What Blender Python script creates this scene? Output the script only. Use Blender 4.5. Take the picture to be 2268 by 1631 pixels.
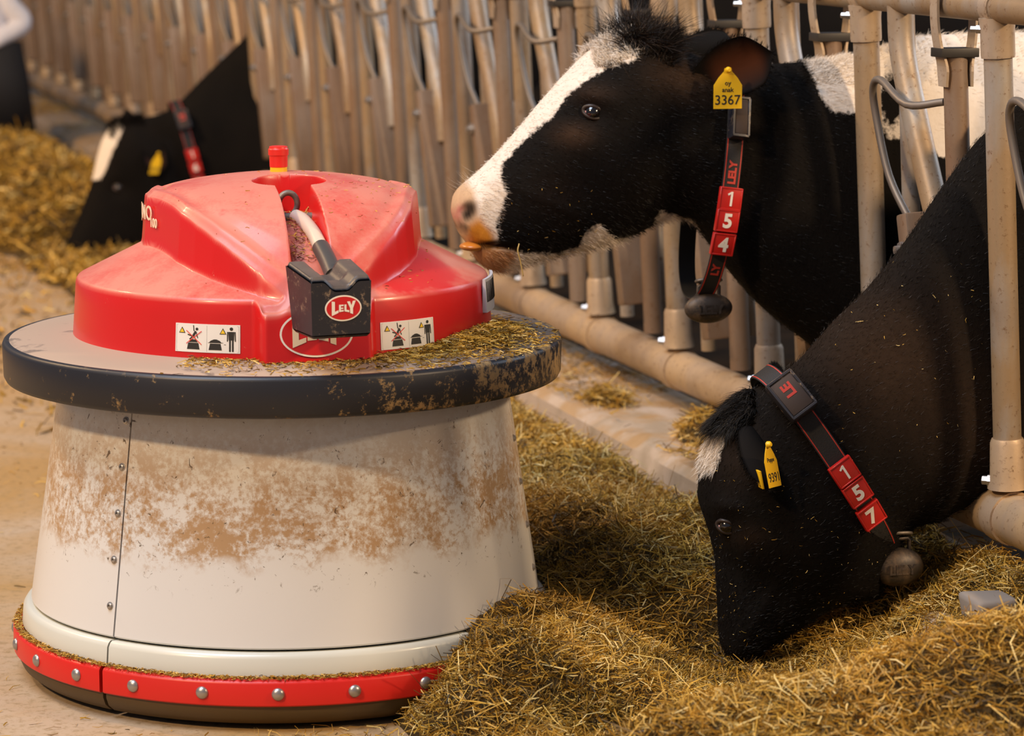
import bpy, bmesh, math, random
import numpy as np
from math import sin, cos, tan, atan, pi, radians, sqrt
from mathutils import Vector, Matrix
random.seed(7); rng = np.random.default_rng(7)
C = bpy.context.scene.collection
for o in list(bpy.data.objects): bpy.data.objects.remove(o)

# ---------------------------------------------------------------- camera, world, lights, exposure
FPX = 6850.0; CX = 1134.0; CY = 815.5; HC = 1.715; PITCH = atan((CY+262)/FPX)
CP, SP = cos(PITCH), sin(PITCH)
cam = bpy.data.cameras.new('camera'); cam_o = bpy.data.objects.new('camera', cam); C.objects.link(cam_o)
cam_o.location = (0, 0, HC); cam_o.rotation_euler = (pi/2-PITCH, 0, 0)
cam.sensor_width = 36; cam.lens = FPX/2268*36; cam.clip_start = .1; cam.clip_end = 200
cam.dof.use_dof = True; cam.dof.focus_distance = 6.55; cam.dof.aperture_fstop = 4.2
bpy.context.scene.camera = cam_o
vs = bpy.context.scene.view_settings
vs.view_transform = 'Standard'; vs.look = 'None'; vs.gamma = 1; vs.use_curve_mapping = False; vs.exposure = -0.12
W = bpy.data.worlds.new('world'); bpy.context.scene.world = W; W.use_nodes = True
bg = W.node_tree.nodes['Background']; bg.inputs[0].default_value = (.72, .80, 1, 1); bg.inputs[1].default_value = .22
def area(name, loc, target, size, energy, col):
    l = bpy.data.lights.new(name, 'AREA'); l.size = size; l.energy = energy; l.color = col
    o = bpy.data.objects.new(name, l); C.objects.link(o); o.location = loc
    o.rotation_euler = (Vector(target)-Vector(loc)).to_track_quat('-Z', 'Y').to_euler(); return o
area('barn_lamp_left', (-5.0, 1.2, 5.6), (-.2, 7.0, .5), .45, 500, (1, .68, .38))
area('barn_lamp_right', (4.4, 4.4, 3.1), (.0, 6.8, .5), .35, 230, (1, .70, .42))
area('barn_lamp_far', (-6.0, 10.0, 6.0), (-1.5, 16.0, .5), .8, 750, (1, .66, .36))
area('skylight_overhead', (-2.6, 4.6, 6.6), (-.4, 7.2, 0), 3.2, 470, (.72, .82, 1))
area('open_barn_side', (8.0, 13.0, 4.5), (.5, 8.5, .8), 4.0, 600, (.70, .82, 1))

# ---------------------------------------------------------------- camera geometry helpers (pixel <-> place on a chosen surface)
def ray(px, py):
    a = (px-CX)/FPX; b = -(py-CY)/FPX
    return np.array([a, CP+b*SP, -SP+b*CP])
O = np.array([0, 0, HC])
def at_y(px, py, Y): r = ray(px, py); return r*(Y/r[1])+O
def at_z(px, py, z): r = ray(px, py); return r*((z-HC)/r[2])+O
def at_plane(px, py, P0, n): r = ray(px, py); return O+r*(np.dot(P0-O, n)/np.dot(r, n))
def proj(P):
    P = np.atleast_2d(P); Z = P[:, 2]-HC
    d = P[:, 1]*CP-Z*SP; u = P[:, 1]*SP+Z*CP
    return np.stack([CX+FPX*P[:, 0]/d, CY-FPX*u/d], 1)
F0 = at_z(2235, 1140, .35)*np.array([1, 1, 0])
DIR = np.array([-(1134+900)*CP/FPX, 1, 0]); DIR /= np.linalg.norm(DIR)      # along the fence, away from the camera
NAL = np.array([-DIR[1], DIR[0], 0])                                        # towards the feed alley
UP = np.array([0, 0, 1.0])
def FP(t, d, z): return F0+DIR*t+NAL*d+UP*z

# ---------------------------------------------------------------- mesh helpers
def mesh_obj(name, V, F, mat, parent=None, smooth=True, attrs=None, kind=None, sharp=None):
    me = bpy.data.meshes.new(name)
    V = np.asarray(V, np.float32).reshape(-1, 3)
    if isinstance(F, np.ndarray):
        n, k = F.shape
        me.vertices.add(len(V)); me.vertices.foreach_set('co', V.ravel())
        me.loops.add(n*k); me.loops.foreach_set('vertex_index', F.astype(np.int32).ravel())
        me.polygons.add(n); me.polygons.foreach_set('loop_start', np.arange(0, n*k, k, dtype=np.int32))
        me.polygons.foreach_set('loop_total', np.full(n, k, np.int32))
        me.update(calc_edges=True)
    else:
        me.from_pydata(V.tolist(), [], F); me.update()
    if attrs:
        for k2, a in attrs.items():
            at = me.attributes.new(k2, 'FLOAT', 'POINT'); at.data.foreach_set('value', np.asarray(a, np.float32))
    me.polygons.foreach_set('use_smooth', np.full(len(me.polygons), smooth))
    if mat: me.materials.append(mat)
    if smooth and sharp:
        me.set_sharp_from_angle(angle=radians(sharp))
    o = bpy.data.objects.new(name, me); C.objects.link(o)
    if parent:
        o.parent = parent
        if parent.type == 'EMPTY': o.matrix_parent_inverse = Matrix.Translation(-parent.location)
    if kind: o['kind'] = kind
    return o
def tag(o, label, cat, group=None):
    o['label'] = label; o['category'] = cat
    if group: o['group'] = group
    return o
def empty(name, loc):
    o = bpy.data.objects.new(name, None); C.objects.link(o); o.location = loc; o.empty_display_size = .1; return o
# all geometry is written in world coordinates; children of an Empty at loc get vertices as (world) and inverse offset
def join(parts):
    Vs, Fs, n = [], [], 0
    for V, F in parts:
        V = np.asarray(V, float).reshape(-1, 3); Vs.append(V)
        for f in F: Fs.append([int(i)+n for i in f])
        n += len(V)
    return np.concatenate(Vs), Fs
def grid_faces(n, m, closed=True):
    i = np.arange(n-1)[:, None]; mm = m if closed else m-1
    j = np.arange(mm)[None, :]; j2 = (j+1) % m
    return np.stack([i*m+j, i*m+j2, (i+1)*m+j2, (i+1)*m+j], -1).reshape(-1, 4)
def frame(t):
    t = t/np.linalg.norm(t); a = UP if abs(t[2]) < .9 else np.array([1., 0, 0])
    x = np.cross(a, t); x /= np.linalg.norm(x); return x, np.cross(t, x), t
def tube(pts, r, seg=16, cap=True):
    pts = np.asarray(pts, float); n = len(pts); r = np.broadcast_to(np.asarray(r, float), (n,))
    V = []; x = None
    for i in range(n):
        t = pts[min(i+1, n-1)]-pts[max(i-1, 0)]
        t = t/np.linalg.norm(t)
        if x is None: x, y, _ = frame(t)
        else:
            x = x-t*np.dot(x, t); x /= np.linalg.norm(x); y = np.cross(t, x)
        for k in range(seg):
            a = 2*pi*k/seg; V.append(pts[i]+r[i]*(cos(a)*x+sin(a)*y))
    F = grid_faces(n, seg).tolist()
    if cap: F.append(list(range(seg))[::-1]); F.append([(n-1)*seg+k for k in range(seg)])
    return np.array(V), F
def smooth_path(pts, n=12):
    pts = np.asarray(pts, float); out = []
    P = np.vstack([2*pts[0]-pts[1], pts, 2*pts[-1]-pts[-2]])
    for i in range(1, len(P)-2):
        for k in range(n):
            u = k/n; a, b, c, d = P[i-1:i+3]
            out.append(.5*((2*b)+(c-a)*u+(2*a-5*b+4*c-d)*u*u+(3*b-a-3*c+d)*u**3))
    out.append(pts[-1]); return np.array(out)
def box(c, X, Y, Z, bev=.004, seg=2):
    """box centred at c with half-axis vectors X, Y, Z, bevelled edges"""
    bm = bmesh.new(); bmesh.ops.create_cube(bm, size=2)
    lx, ly, lz = [np.linalg.norm(v) for v in (X, Y, Z)]
    for v in bm.verts: v.co = Vector((v.co.x*lx, v.co.y*ly, v.co.z*lz))
    if bev: bmesh.ops.bevel(bm, geom=bm.edges[:], offset=min(bev, .45*min(lx, ly, lz)), segments=seg, profile=.6, affect='EDGES')
    V = np.array([v.co[:] for v in bm.verts]); F = [[v.index for v in f.verts] for f in bm.faces]; bm.free()
    M = np.array([np.asarray(X)/lx, np.asarray(Y)/ly, np.asarray(Z)/lz])
    return V@M+np.asarray(c), F
def lathe(c, axis, prof, seg=48, cap=True):
    """prof: list of (radius, height along axis)"""
    x, y, t = frame(np.asarray(axis, float)); V = []
    for r, h in prof:
        for k in range(seg):
            a = 2*pi*k/seg; V.append(np.asarray(c)+t*h+r*(cos(a)*x+sin(a)*y))
    F = grid_faces(len(prof), seg).tolist()
    if cap: F.append(list(range(seg))[::-1]); F.append([(len(prof)-1)*seg+k for k in range(seg)])
    return np.array(V), F
def ball(c, r, axes=None, seg=24):
    if axes is None: axes = np.eye(3)
    V = []; n = seg//2
    for i in range(n+1):
        th = pi*i/n
        for k in range(seg):
            a = 2*pi*k/seg; q = np.array([sin(th)*cos(a), sin(th)*sin(a), cos(th)])*np.asarray(r)
            V.append(np.asarray(c)+q@np.asarray(axes))
    return np.array(V), grid_faces(n+1, seg).tolist()
_txt = {}
def text_mesh(s, size=1.0, extrude=.0, bold=0.0):
    key = (s, size, extrude, bold)
    if key in _txt: return _txt[key]
    cu = bpy.data.curves.new('t', 'FONT'); cu.body = s; cu.size = size; cu.extrude = extrude; cu.offset = bold
    cu.align_x = 'CENTER'; cu.align_y = 'CENTER'; cu.resolution_u = 4
    o = bpy.data.objects.new('t', cu); C.objects.link(o)
    bpy.context.view_layer.update()
    me = o.evaluated_get(bpy.context.evaluated_depsgraph_get()).to_mesh()
    V = np.array([v.co[:] for v in me.vertices]); F = [list(p.vertices) for p in me.polygons]
    c = (V[:, :2].max(0)+V[:, :2].min(0))/2; V[:, :2] -= c
    bpy.data.objects.remove(o); bpy.data.curves.remove(cu)
    _txt[key] = (V, F); return V, F
def place(VF, c, X, Y, N):
    V, F = VF; V = np.asarray(V)
    return np.asarray(c)+V[:, :1]*np.asarray(X)+V[:, 1:2]*np.asarray(Y)+V[:, 2:3]*np.asarray(N), F
def unit(v): v = np.asarray(v, float); return v/np.linalg.norm(v)
def sstep(x, a, b): x = np.clip((x-a)/(b-a), 0, 1); return x*x*(3-2*x)
def poly_sd(px, py, poly):
    """signed distance, positive inside"""
    poly = np.asarray(poly, float); d = np.full(px.shape, 1e9); inside = np.zeros(px.shape, bool)
    n = len(poly)
    for i in range(n):
        a, b = poly[i], poly[(i+1) % n]; e = b-a; wx, wy = px-a[0], py-a[1]
        t = np.clip((wx*e[0]+wy*e[1])/(e@e+1e-12), 0, 1)
        d = np.minimum(d, np.hypot(wx-e[0]*t, wy-e[1]*t))
        c = (a[1] > py) != (b[1] > py)
        with np.errstate(divide='ignore', invalid='ignore'):
            xi = (b[0]-a[0])*(py-a[1])/(b[1]-a[1]+1e-12)+a[0]
        inside ^= c & (px < xi)
    return np.where(inside, d, -d)
# smooth value noise for heights and wobble
_N = rng.random((64, 64))
def vnoise(x, y):
    x = np.asarray(x, float); y = np.asarray(y, float)
    xi = np.floor(x).astype(int); yi = np.floor(y).astype(int); fx = x-xi; fy = y-yi
    fx = fx*fx*(3-2*fx); fy = fy*fy*(3-2*fy)
    g = lambda a, b: _N[a % 64, b % 64]
    return (g(xi, yi)*(1-fx)+g(xi+1, yi)*fx)*(1-fy)+(g(xi, yi+1)*(1-fx)+g(xi+1, yi+1)*fx)*fy-.5

# ---------------------------------------------------------------- materials
class M:
    def __init__(s, name, col=(.5, .5, .5), rough=.5, metal=0, coat=0, spec=None, sheen=0):
        s.m = bpy.data.materials.new(name); s.m.use_nodes = True; s.t = s.m.node_tree; s.N = s.t.nodes
        s.b = s.N['Principled BSDF']; s.b.inputs['Base Color'].default_value = (*col, 1)
        s.b.inputs['Roughness'].default_value = rough; s.b.inputs['Metallic'].default_value = metal
        s.b.inputs['Coat Weight'].default_value = coat; s.b.inputs['Coat Roughness'].default_value = .15
        s.b.inputs['Sheen Weight'].default_value = sheen
        if spec is not None: s.b.inputs['Specular IOR Level'].default_value = spec
    def set(s, inp, out): s.t.links.new(out, s.b.inputs[inp]); return s
    def lk(s, a, b): s.t.links.new(a, b)
    def rgb(s, c): n = s.N.new('ShaderNodeRGB'); n.outputs[0].default_value = (*c, 1); return n.outputs[0]
    def coord(s, w='Object'): return s.N.new('ShaderNodeTexCoord').outputs[w]
    def geo(s, w): return s.N.new('ShaderNodeNewGeometry').outputs[w]
    def attr(s, n): a = s.N.new('ShaderNodeAttribute'); a.attribute_name = n; return a.outputs['Fac']
    def noise(s, scale=5, detail=4, rough=.55, vec=None, dist=0):
        n = s.N.new('ShaderNodeTexNoise'); n.inputs['Scale'].default_value = scale; n.inputs['Detail'].default_value = detail
        n.inputs['Roughness'].default_value = rough; n.inputs['Distortion'].default_value = dist
        s.lk(vec if vec else s.coord(), n.inputs['Vector']); return n.outputs['Fac']
    def vscale(s, v, sc): n = s.N.new('ShaderNodeMapping'); n.inputs['Scale'].default_value = sc; s.lk(v, n.inputs[0]); return n.outputs[0]
    def ramp(s, f, stops):
        n = s.N.new('ShaderNodeValToRGB'); e = n.color_ramp.elements
        while len(e) < len(stops): e.new(.5)
        for k, (p, c) in enumerate(stops):
            e[k].position = p; e[k].color = (c, c, c, 1) if isinstance(c, (int, float)) else (*c, 1)
        s.lk(f, n.inputs[0]); return n.outputs[0]
    def mix(s, f, a, b, mode='MIX'):
        n = s.N.new('ShaderNodeMix'); n.data_type = 'RGBA'; n.blend_type = mode
        for v, k in ((f, 0), (a, 6), (b, 7)):
            if isinstance(v, (int, float)): n.inputs[k].default_value = v if k == 0 else (v, v, v, 1)
            elif isinstance(v, tuple): n.inputs[k].default_value = (*v, 1)
            else: s.lk(v, n.inputs[k])
        return n.outputs[2]
    def math(s, op, a, b=0, c=None):
        n = s.N.new('ShaderNodeMath'); n.operation = op
        for k, v in enumerate((a, b, c)):
            if v is None: continue
            if isinstance(v, (int, float)): n.inputs[k].default_value = v
            else: s.lk(v, n.inputs[k])
        return n.outputs[0]
    def sep(s, v): n = s.N.new('ShaderNodeSeparateXYZ'); s.lk(v, n.inputs[0]); return n.outputs
    def bump(s, h, strength=.3, dist=.01):
        n = s.N.new('ShaderNodeBump'); n.inputs['Strength'].default_value = strength; n.inputs['Distance'].default_value = dist
        s.lk(h, n.inputs['Height']); s.lk(n.outputs[0], s.b.inputs['Normal']); return s

def gauss(m, co, c, r):     # soft spot around point c, radii r, in world metres
    mp = m.N.new('ShaderNodeMapping'); mp.vector_type = 'TEXTURE'
    mp.inputs['Location'].default_value = c; mp.inputs['Scale'].default_value = r
    m.lk(co, mp.inputs[0])
    ln = m.N.new('ShaderNodeVectorMath'); ln.operation = 'LENGTH'; m.lk(mp.outputs[0], ln.inputs[0])
    return ln.outputs['Value']

def plain(name, col, rough=.5, **k): return M(name, col, rough, **k).m
# white panels with splashed dirt
m = M('white_panel', (.62, .60, .55), .34, coat=.3)
co = m.geo('Position'); x, y, z = m.sep(co)
band = m.math('MULTIPLY', m.ramp(m.math('ADD', z, m.math('MULTIPLY', m.noise(9, 5, .6, co), .16)), [(.40, 0), (.435, 1)]), m.ramp(z, [(.47, 1), (.61, .15)]))
n1 = m.noise(7, 7, .75, co, .6); n2 = m.noise(75, 5, .7, co)
wash = m.math('MULTIPLY', band, m.ramp(m.math('ADD', m.math('MULTIPLY', n1, .55), m.math('MULTIPLY', n2, .45)), [(.445, .0), (.485, .40), (.55, .92)]))
sp = m.math('MULTIPLY', m.ramp(z, [(.26, 0), (.32, .9), (.62, .9), (.65, .4)]), m.ramp(m.noise(38, 6, .75, co, 1.2), [(.62, 0), (.64, 1)]))
c1 = m.mix(wash, (.68, .67, .64), (.40, .235, .095)); c2 = m.mix(sp, c1, (.10, .06, .025))
m.set('Base Color', c2); WHITE = m.m
LIP = plain('white_lip', (.60, .60, .52), .35, coat=.3)
# red shell with settled dust, wiped crimson patches
m = M('red_shell', (.55, .01, .008), .34, coat=.2)
co = m.geo('Position'); nz = m.sep(m.geo('Normal'))[2]
n1 = m.noise(5, 5, .6, co, .3); n2 = m.noise(140, 3, .7, co)
up = m.ramp(nz, [(.15, 0.0), (.75, 1)])
dust = m.math('MULTIPLY', up, m.ramp(m.math('ADD', m.math('MULTIPLY', n1, .8), m.math('MULTIPLY', n2, .2)), [(.36, .26), (.54, .74)]))
w1 = m.ramp(m.math('ADD', gauss(m, co, (-.585, 6.45, .98), (.12, .17, .14)), m.math('MULTIPLY', n1, .9)), [(.85, 0), (1.15, 1)])
w2 = m.ramp(m.math('ADD', gauss(m, co, (-.20, 6.45, .93), (.24, .34, .15)), m.math('MULTIPLY', n1, .9)), [(.85, .1), (1.35, 1)])
dust = m.math('MULTIPLY', m.math('MULTIPLY', dust, w1), w2)
sp = m.ramp(m.noise(90, 4, .7, co), [(.70, 0), (.73, .6)])
dust = m.math('MAXIMUM', dust, sp)
m.set('Base Color', m.mix(dust, (.58, .010, .009), (.63, .26, .18)))
m.set('Roughness', m.math('ADD', m.math('MULTIPLY', dust, .3), .33)); RED = m.m
REDBAND = plain('red_band', (.62, .014, .008), .4)
m = M('plate_dust', (.3, .25, .2), .6)
co = m.geo('Position'); n1 = m.noise(7, 6, .65, co, .5)
rt = m.math('MULTIPLY', m.sep(co)[0], 1.0)
dk = m.ramp(m.math('ADD', n1, m.math('MULTIPLY', m.ramp(rt, [(0, 0), (1, 0)]), 1)), [(.58, 0), (.64, 1)])
right = m.ramp(m.math('ADD', m.math('ADD', m.sep(co)[0], .62), m.math('MULTIPLY', n1, .3)), [(.55, 0), (.80, 1)])
m.set('Base Color', m.mix(m.math('MAXIMUM', m.math('MULTIPLY', dk, .6), m.math('MULTIPLY', right, .85)), (.40, .30, .22), (.055, .05, .05)))
PLATE = m.m
m = M('black_rim', (.012, .013, .018), .42)
co = m.geo('Position'); n1 = m.noise(16, 6, .75, co, .3)
right = m.ramp(m.math('ADD', m.sep(co)[0], .7), [(.18, .05), (.95, .34)])
n2 = m.noise(45, 6, .8, co)
f = m.ramp(m.math('ADD', m.math('MULTIPLY', n2, .5), m.math('ADD', m.math('MULTIPLY', n1, .5), m.math('MULTIPLY', right, .45))), [(.60, 0), (.66, 1)])
m.set('Base Color', m.mix(f, (.012, .013, .018), (.30, .19, .075))); m.set('Roughness', m.math('ADD', m.math('MULTIPLY', f, .4), .42)); RIM = m.m
RUBBER = plain('brown_rubber', (.085, .052, .018), .55)
m = M('black_plastic', (.02, .02, .024), .4); co = m.geo('Position')
nz = m.sep(m.geo('Normal'))[2]
f = m.math('MAXIMUM', m.ramp(m.noise(38, 7, .8, co), [(.56, 0), (.64, .8)]), m.math('MULTIPLY', m.ramp(nz, [(.4, 0), (.9, .55)]), m.noise(12, 3, .5, co)))
m.set('Base Color', m.mix(f, (.018, .018, .024), (.30, .22, .15))); BLACKP = m.m
STEEL = plain('steel', (.42, .40, .38), .35, metal=.8)
GREYM = plain('grey_weathered_metal', (.20, .17, .14), .5, metal=.5)
TUBEW = plain('cream_tube', (.62, .52, .40), .4)
SLEEVE = plain('black_sleeve', (.06, .055, .05), .4)
YEL = plain('yellow_plastic', (.80, .48, .01), .4)
REDCAP = plain('red_cap', (.66, .02, .01), .42)
WPRINT = plain('white_print', (.80, .76, .68), .5)
CREAM = plain('cream_print', (.72, .58, .40), .5)
BPRINT = plain('black_print', (.02, .018, .015), .5)
REDP = plain('red_print', (.55, .012, .01), .3, coat=.5)
YPRINT = plain('yellow_print', (.85, .55, .02), .5)
GASKET = plain('dark_gap', (.01, .01, .01), .8)
# galvanised, dirty
def galv(name, tan_c, grey, bias):
    m = M(name, tan_c, .46, metal=.22); co = m.geo('Position')
    n1 = m.noise(6, 5, .6, m.vscale(co, (1, 1, .35)), .3); n2 = m.noise(70, 5, .7, co)
    c = m.mix(m.ramp(n1, [(bias-.1, 0), (bias+.1, 1)]), tan_c, grey)
    n3 = m.noise(2.3, 4, .6, co); c = m.mix(m.ramp(n3, [(.48, 0), (.66, .6)]), c, (.17, .105, .06))
    c = m.mix(m.ramp(n2, [(.58, 0), (.68, .8)]), c, (.15, .075, .03))
    m.set('Base Color', c); m.bump(n2, .25, .002); return m.m
GALV = galv('galvanised_dirty', (.31, .215, .12), (.34, .315, .28), .55)
PLANK = galv('brown_grimy_metal', (.22, .14, .085), (.25, .19, .14), .55)
STRAP = galv('bare_strap', (.40, .28, .16), (.42, .34, .26), .5)
PIPE = galv('dusty_pipe', (.52, .36, .20), (.42, .31, .21), .5)
# concrete
m = M('floor_concrete', (.4, .3, .2), .75); co = m.geo('Position'); n1 = m.noise(1.1, 6, .65, co, .5); n2 = m.noise(40, 6, .75, co)
c = m.mix(m.ramp(n1, [(.40, 0), (.62, 1)]), (.44, .33, .22), (.40, .24, .085))
c = m.mix(m.ramp(n2, [(.50, 0), (.66, .8)]), c, (.25, .17, .07))
m.set('Base Color', c); m.bump(n2, .4, .004); FLOOR = m.m
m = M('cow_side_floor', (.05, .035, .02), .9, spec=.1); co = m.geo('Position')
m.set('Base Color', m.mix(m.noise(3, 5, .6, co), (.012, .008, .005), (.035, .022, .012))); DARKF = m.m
m = M('curb_concrete', (.5, .4, .3), .7); co = m.geo('Position'); n1 = m.noise(4, 6, .65, co, .4); n2 = m.noise(50, 4, .7, co)
nz = m.sep(m.geo('Normal'))[2]
c = m.mix(m.ramp(n1, [(.42, 0), (.62, 1)]), (.52, .42, .33), (.36, .29, .21))
c = m.mix(m.math('MULTIPLY', m.ramp(nz, [(.5, 0), (.8, 1)]), m.ramp(m.noise(6, 5, .6, co), [(.42, 0), (.55, .7)])), c, (.38, .22, .07))
m.set('Base Color', c); m.bump(n2, .3, .004); CURB = m.m
# hay
def haymat(name, attr):
    m = M(name, (.3, .18, .04), .62); co = m.geo('Position')
    if attr:
        f = m.attr('tone')
    else: f = m.math('MULTIPLY', m.noise(90, 6, .8, co, 1.0), .48)  # bed tone scaled down to paint in the shade between the straws
    c = m.ramp(f, [(0, (.025, .016, .005)), (.28, (.15, .085, .014)), (.55, (.46, .245, .022)), (.8, (.70, .41, .055)), (1, (.85, .65, .27))])
    big = m.ramp(m.noise(3.2, 3, .5, co), [(.38, 0), (.62, 1)])
    c = m.mix(big, m.mix(.45, c, (.62, .68, .55), 'MULTIPLY'), c)
    m.set('Base Color', c)
    if not attr: m.bump(m.noise(120, 6, .8, co), 1, .02)
    return m.m
HAYB = haymat('hay_bed', False); STRAW = haymat('straw', True)
# cow coat
def coat(name, brown=(.010, .0075, .006), ro=.8, sp=.10):
    m = M(name, brown, ro, sheen=.0, spec=sp); co = m.geo('Position')
    n = m.noise(70, 5, .7, co); n0 = m.noise(7, 3, .5, co)
    sd = m.math('ADD', m.attr('wsd'), m.math('MULTIPLY', m.math('SUBTRACT', n, .5), .030))
    f = m.ramp(m.math('ADD', m.math('MULTIPLY', sd, 40), .5), [(.35, 0), (.65, 1)])
    blk = m.mix(m.attr('bn'), m.mix(n0, (.0022, .002, .002), (.008, .006, .0045)), m.mix(n, (.020, .011, .006), (.060, .034, .020)))
    wht = m.mix(n, (.66, .57, .46), (.80, .73, .64))
    c = m.mix(f, blk, wht)
    c = m.mix(m.attr('mz'), c, m.mix(n, (.62, .40, .20), (.36, .20, .09)))
    c = m.mix(m.attr('st'), c, m.mix(n, (.62, .27, .03), (.38, .13, .015)))
    c = m.mix(m.attr('pk'), c, (.50, .20, .15)); c = m.mix(m.attr('dk'), c, (.012, .008, .006))
    m.set('Base Color', c); m.bump(m.noise(160, 4, .7, m.vscale(co, (1, 1, .5))), .35, .004)
    return m.m
COAT = coat('cow_coat'); FUR = coat('cow_hair', ro=.5, sp=.22)
EYE = plain('eye_gloss', (.004, .003, .003), .04, coat=1)
PINK = plain('pink_skin', (.45, .16, .12), .45)
ORLIP = plain('stained_lip', (.50, .17, .02), .3)
m = M('collar_web', (.012, .011, .011), .7); m.bump(m.noise(400, 2, .5), .4, .002); WEB = m.m
REDST = plain('red_stitch', (.45, .035, .02), .6)
TAGRED = plain('number_block_red', (.50, .016, .012), .35, coat=.2)
m = M('grimy_weight', (.05, .04, .03), .5, metal=.2); co = m.geo('Position')
m.set('Base Color', m.mix(m.ramp(m.noise(30, 5, .7, co), [(.45, 0), (.65, .7)]), (.035, .028, .024), (.15, .10, .06))); BELL = m.m
m = M('ear_skin', (.03, .02, .015), .8, spec=.1); m.set('Base Color', m.mix(m.attr('inn'), (.006, .005, .0045), (.075, .024, .010))); EAR = m.m

# ---------------------------------------------------------------- setting
def slab(name, pts, z0, z1, mat):
    n = len(pts); V = [(p[0], p[1], z) for z in (z0, z1) for p in pts]
    F = [[i, (i+1) % n, n+(i+1) % n, n+i] for i in range(n)]+[list(range(n))[::-1], list(range(n, 2*n))]
    o = mesh_obj(name, V, F, mat, smooth=False); o['kind'] = 'structure'; return o
P = lambda t, d: FP(t, d, 0)[:2]
slab('floor', [P(-5, .2), P(-5, 9), P(45, 9), P(45, .2)], -.1, 0, FLOOR)
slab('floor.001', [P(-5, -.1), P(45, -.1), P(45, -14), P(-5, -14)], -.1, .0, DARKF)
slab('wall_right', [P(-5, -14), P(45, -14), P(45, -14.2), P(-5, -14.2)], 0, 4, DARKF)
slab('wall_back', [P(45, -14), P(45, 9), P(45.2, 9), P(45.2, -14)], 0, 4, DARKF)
# curb: rough profile swept along the fence
ts = np.arange(-3, 30, .05); prof = [(-.16, 0), (-.16, .215), (-.15, .225), (.18, .225), (.205, .215), (.225, .19), (.245, 0)]
V = []
for t in ts:
    for k, (d, z) in enumerate(prof):
        w = vnoise(t*1.7+k, k*3.1)*.035+vnoise(t*9, k*2.3+5)*.015
        V.append(FP(t, d+(w if k > 3 else 0), max(0, z*(.90-.22*(1-sstep(t, .6, 1.2)))+(w*.5 if 1 < k < 6 else 0))))
F = grid_faces(len(ts), len(prof), False).tolist(); F.append(list(range(len(prof))))
o = mesh_obj('trim_1', V, F, CURB, sharp=35); o['kind'] = 'structure'

# ---------------------------------------------------------------- hay bank
RC = np.array([-.5, 6.7, 0])                     # the robot's centre
def hay_h(t, d):
    edge = 1.27+.10*vnoise(t*1.3, 3)
    top = .20+.07*vnoise(t*.9+9, d*1.3)
    h = top*(1-sstep(d, edge-.55, edge))
    far = sstep(t, 3.5, 5.5)
    h = h+sstep(t, 8.2, 9.4)*.07*np.exp(-((d-.78)/.30)**2)
    h = np.where(t < 8.6, h*(1-far*.75*(1-sstep(t, 8.2, 8.6))*sstep(d, .2, .4)), h)
    open_curb = sstep(t, .9, 1.5)                                  # the curb shows from here on
    h = h*(1-open_curb*(1-sstep(d, .20+.08*far, .42+.12*far))*.9)
    h = h+.07*np.exp(-((t-.55)/.35)**2)*(1-sstep(d, .1, .6))
    h = np.maximum(h, .25*np.exp(-(((t-2.5)/.28)**2+((d-.12)/.14)**2))); h = np.maximum(h, .26*np.exp(-(((t-1.75)/.22)**4+((d-.02)/.13)**4)))
    feed = np.exp(-((t-.02)/.30)**4)*(1-sstep(d, .80, .98))           # hollow where the near cow eats
    h = h*(1-feed)+feed*np.interp(d, [0, .08, .28, .62, .9], [.235, .19, .085, .0, .06])
    h = h-.07*np.exp(-(((t+.45)/.2)**2+((d-.85)/.35)**2))
    ridge = np.exp(-((t+1.02-.18*(d-.46))/.30)**2)
    h = np.maximum(h, ridge*(.355-.15*(d-.46))*(1-sstep(d, 1.0, 1.46)))
    h = np.maximum(h, (.205+.05*vnoise(t*3, d*3))*(1-sstep(d, 1.18, 1.43))*(.12+.88*sstep(d, .62, 1.10))*(d > .45)*np.exp(-((t-.08)/.58)**2))
    h = h-.05*np.exp(-(((t+.38)/.12)**2))*(d < 1.4)
    n = vnoise(t*4, d*4+7)*.06+vnoise(t*10, d*10)*.035+vnoise(t*24+3, d*24)*.018
    k = np.clip(h/.10, 0, 1)
    X = F0[0]+DIR[0]*t+NAL[0]*d; Y = F0[1]+DIR[1]*t+NAL[1]*d
    rr = np.hypot(X-RC[0], Y-RC[1])
    h = h+n*k
    h = h*np.clip((rr-.40)/.16, 0, 1)
    return np.maximum(h, -.01)*(d > -.02)-.012*(h < .012)
def hay_grid(name, t0, t1, d0, d1, st):
    t = np.arange(t0, t1, st); d = np.arange(d0, d1, st*.8); T, D = np.meshgrid(t, d, indexing='ij')
    H = hay_h(T, D); Vv = F0+T[..., None]*DIR+D[..., None]*NAL; Vv[..., 2] = H
    return Vv.reshape(-1, 3), grid_faces(len(t), len(d), False)
V1, F1 = hay_grid('a', -2.2, 3.2, .0, 1.9, .02)
V2, F2 = hay_grid('b', 3.15, 24, .0, 1.75, .07)
hay = mesh_obj('hay_bank', np.concatenate([V1, V2]), np.concatenate([F1, F2+len(V1)]), HAYB, kind='stuff')
tag(hay, 'long bank of chopped golden hay lying along the foot of the feed fence', 'hay')
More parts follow.
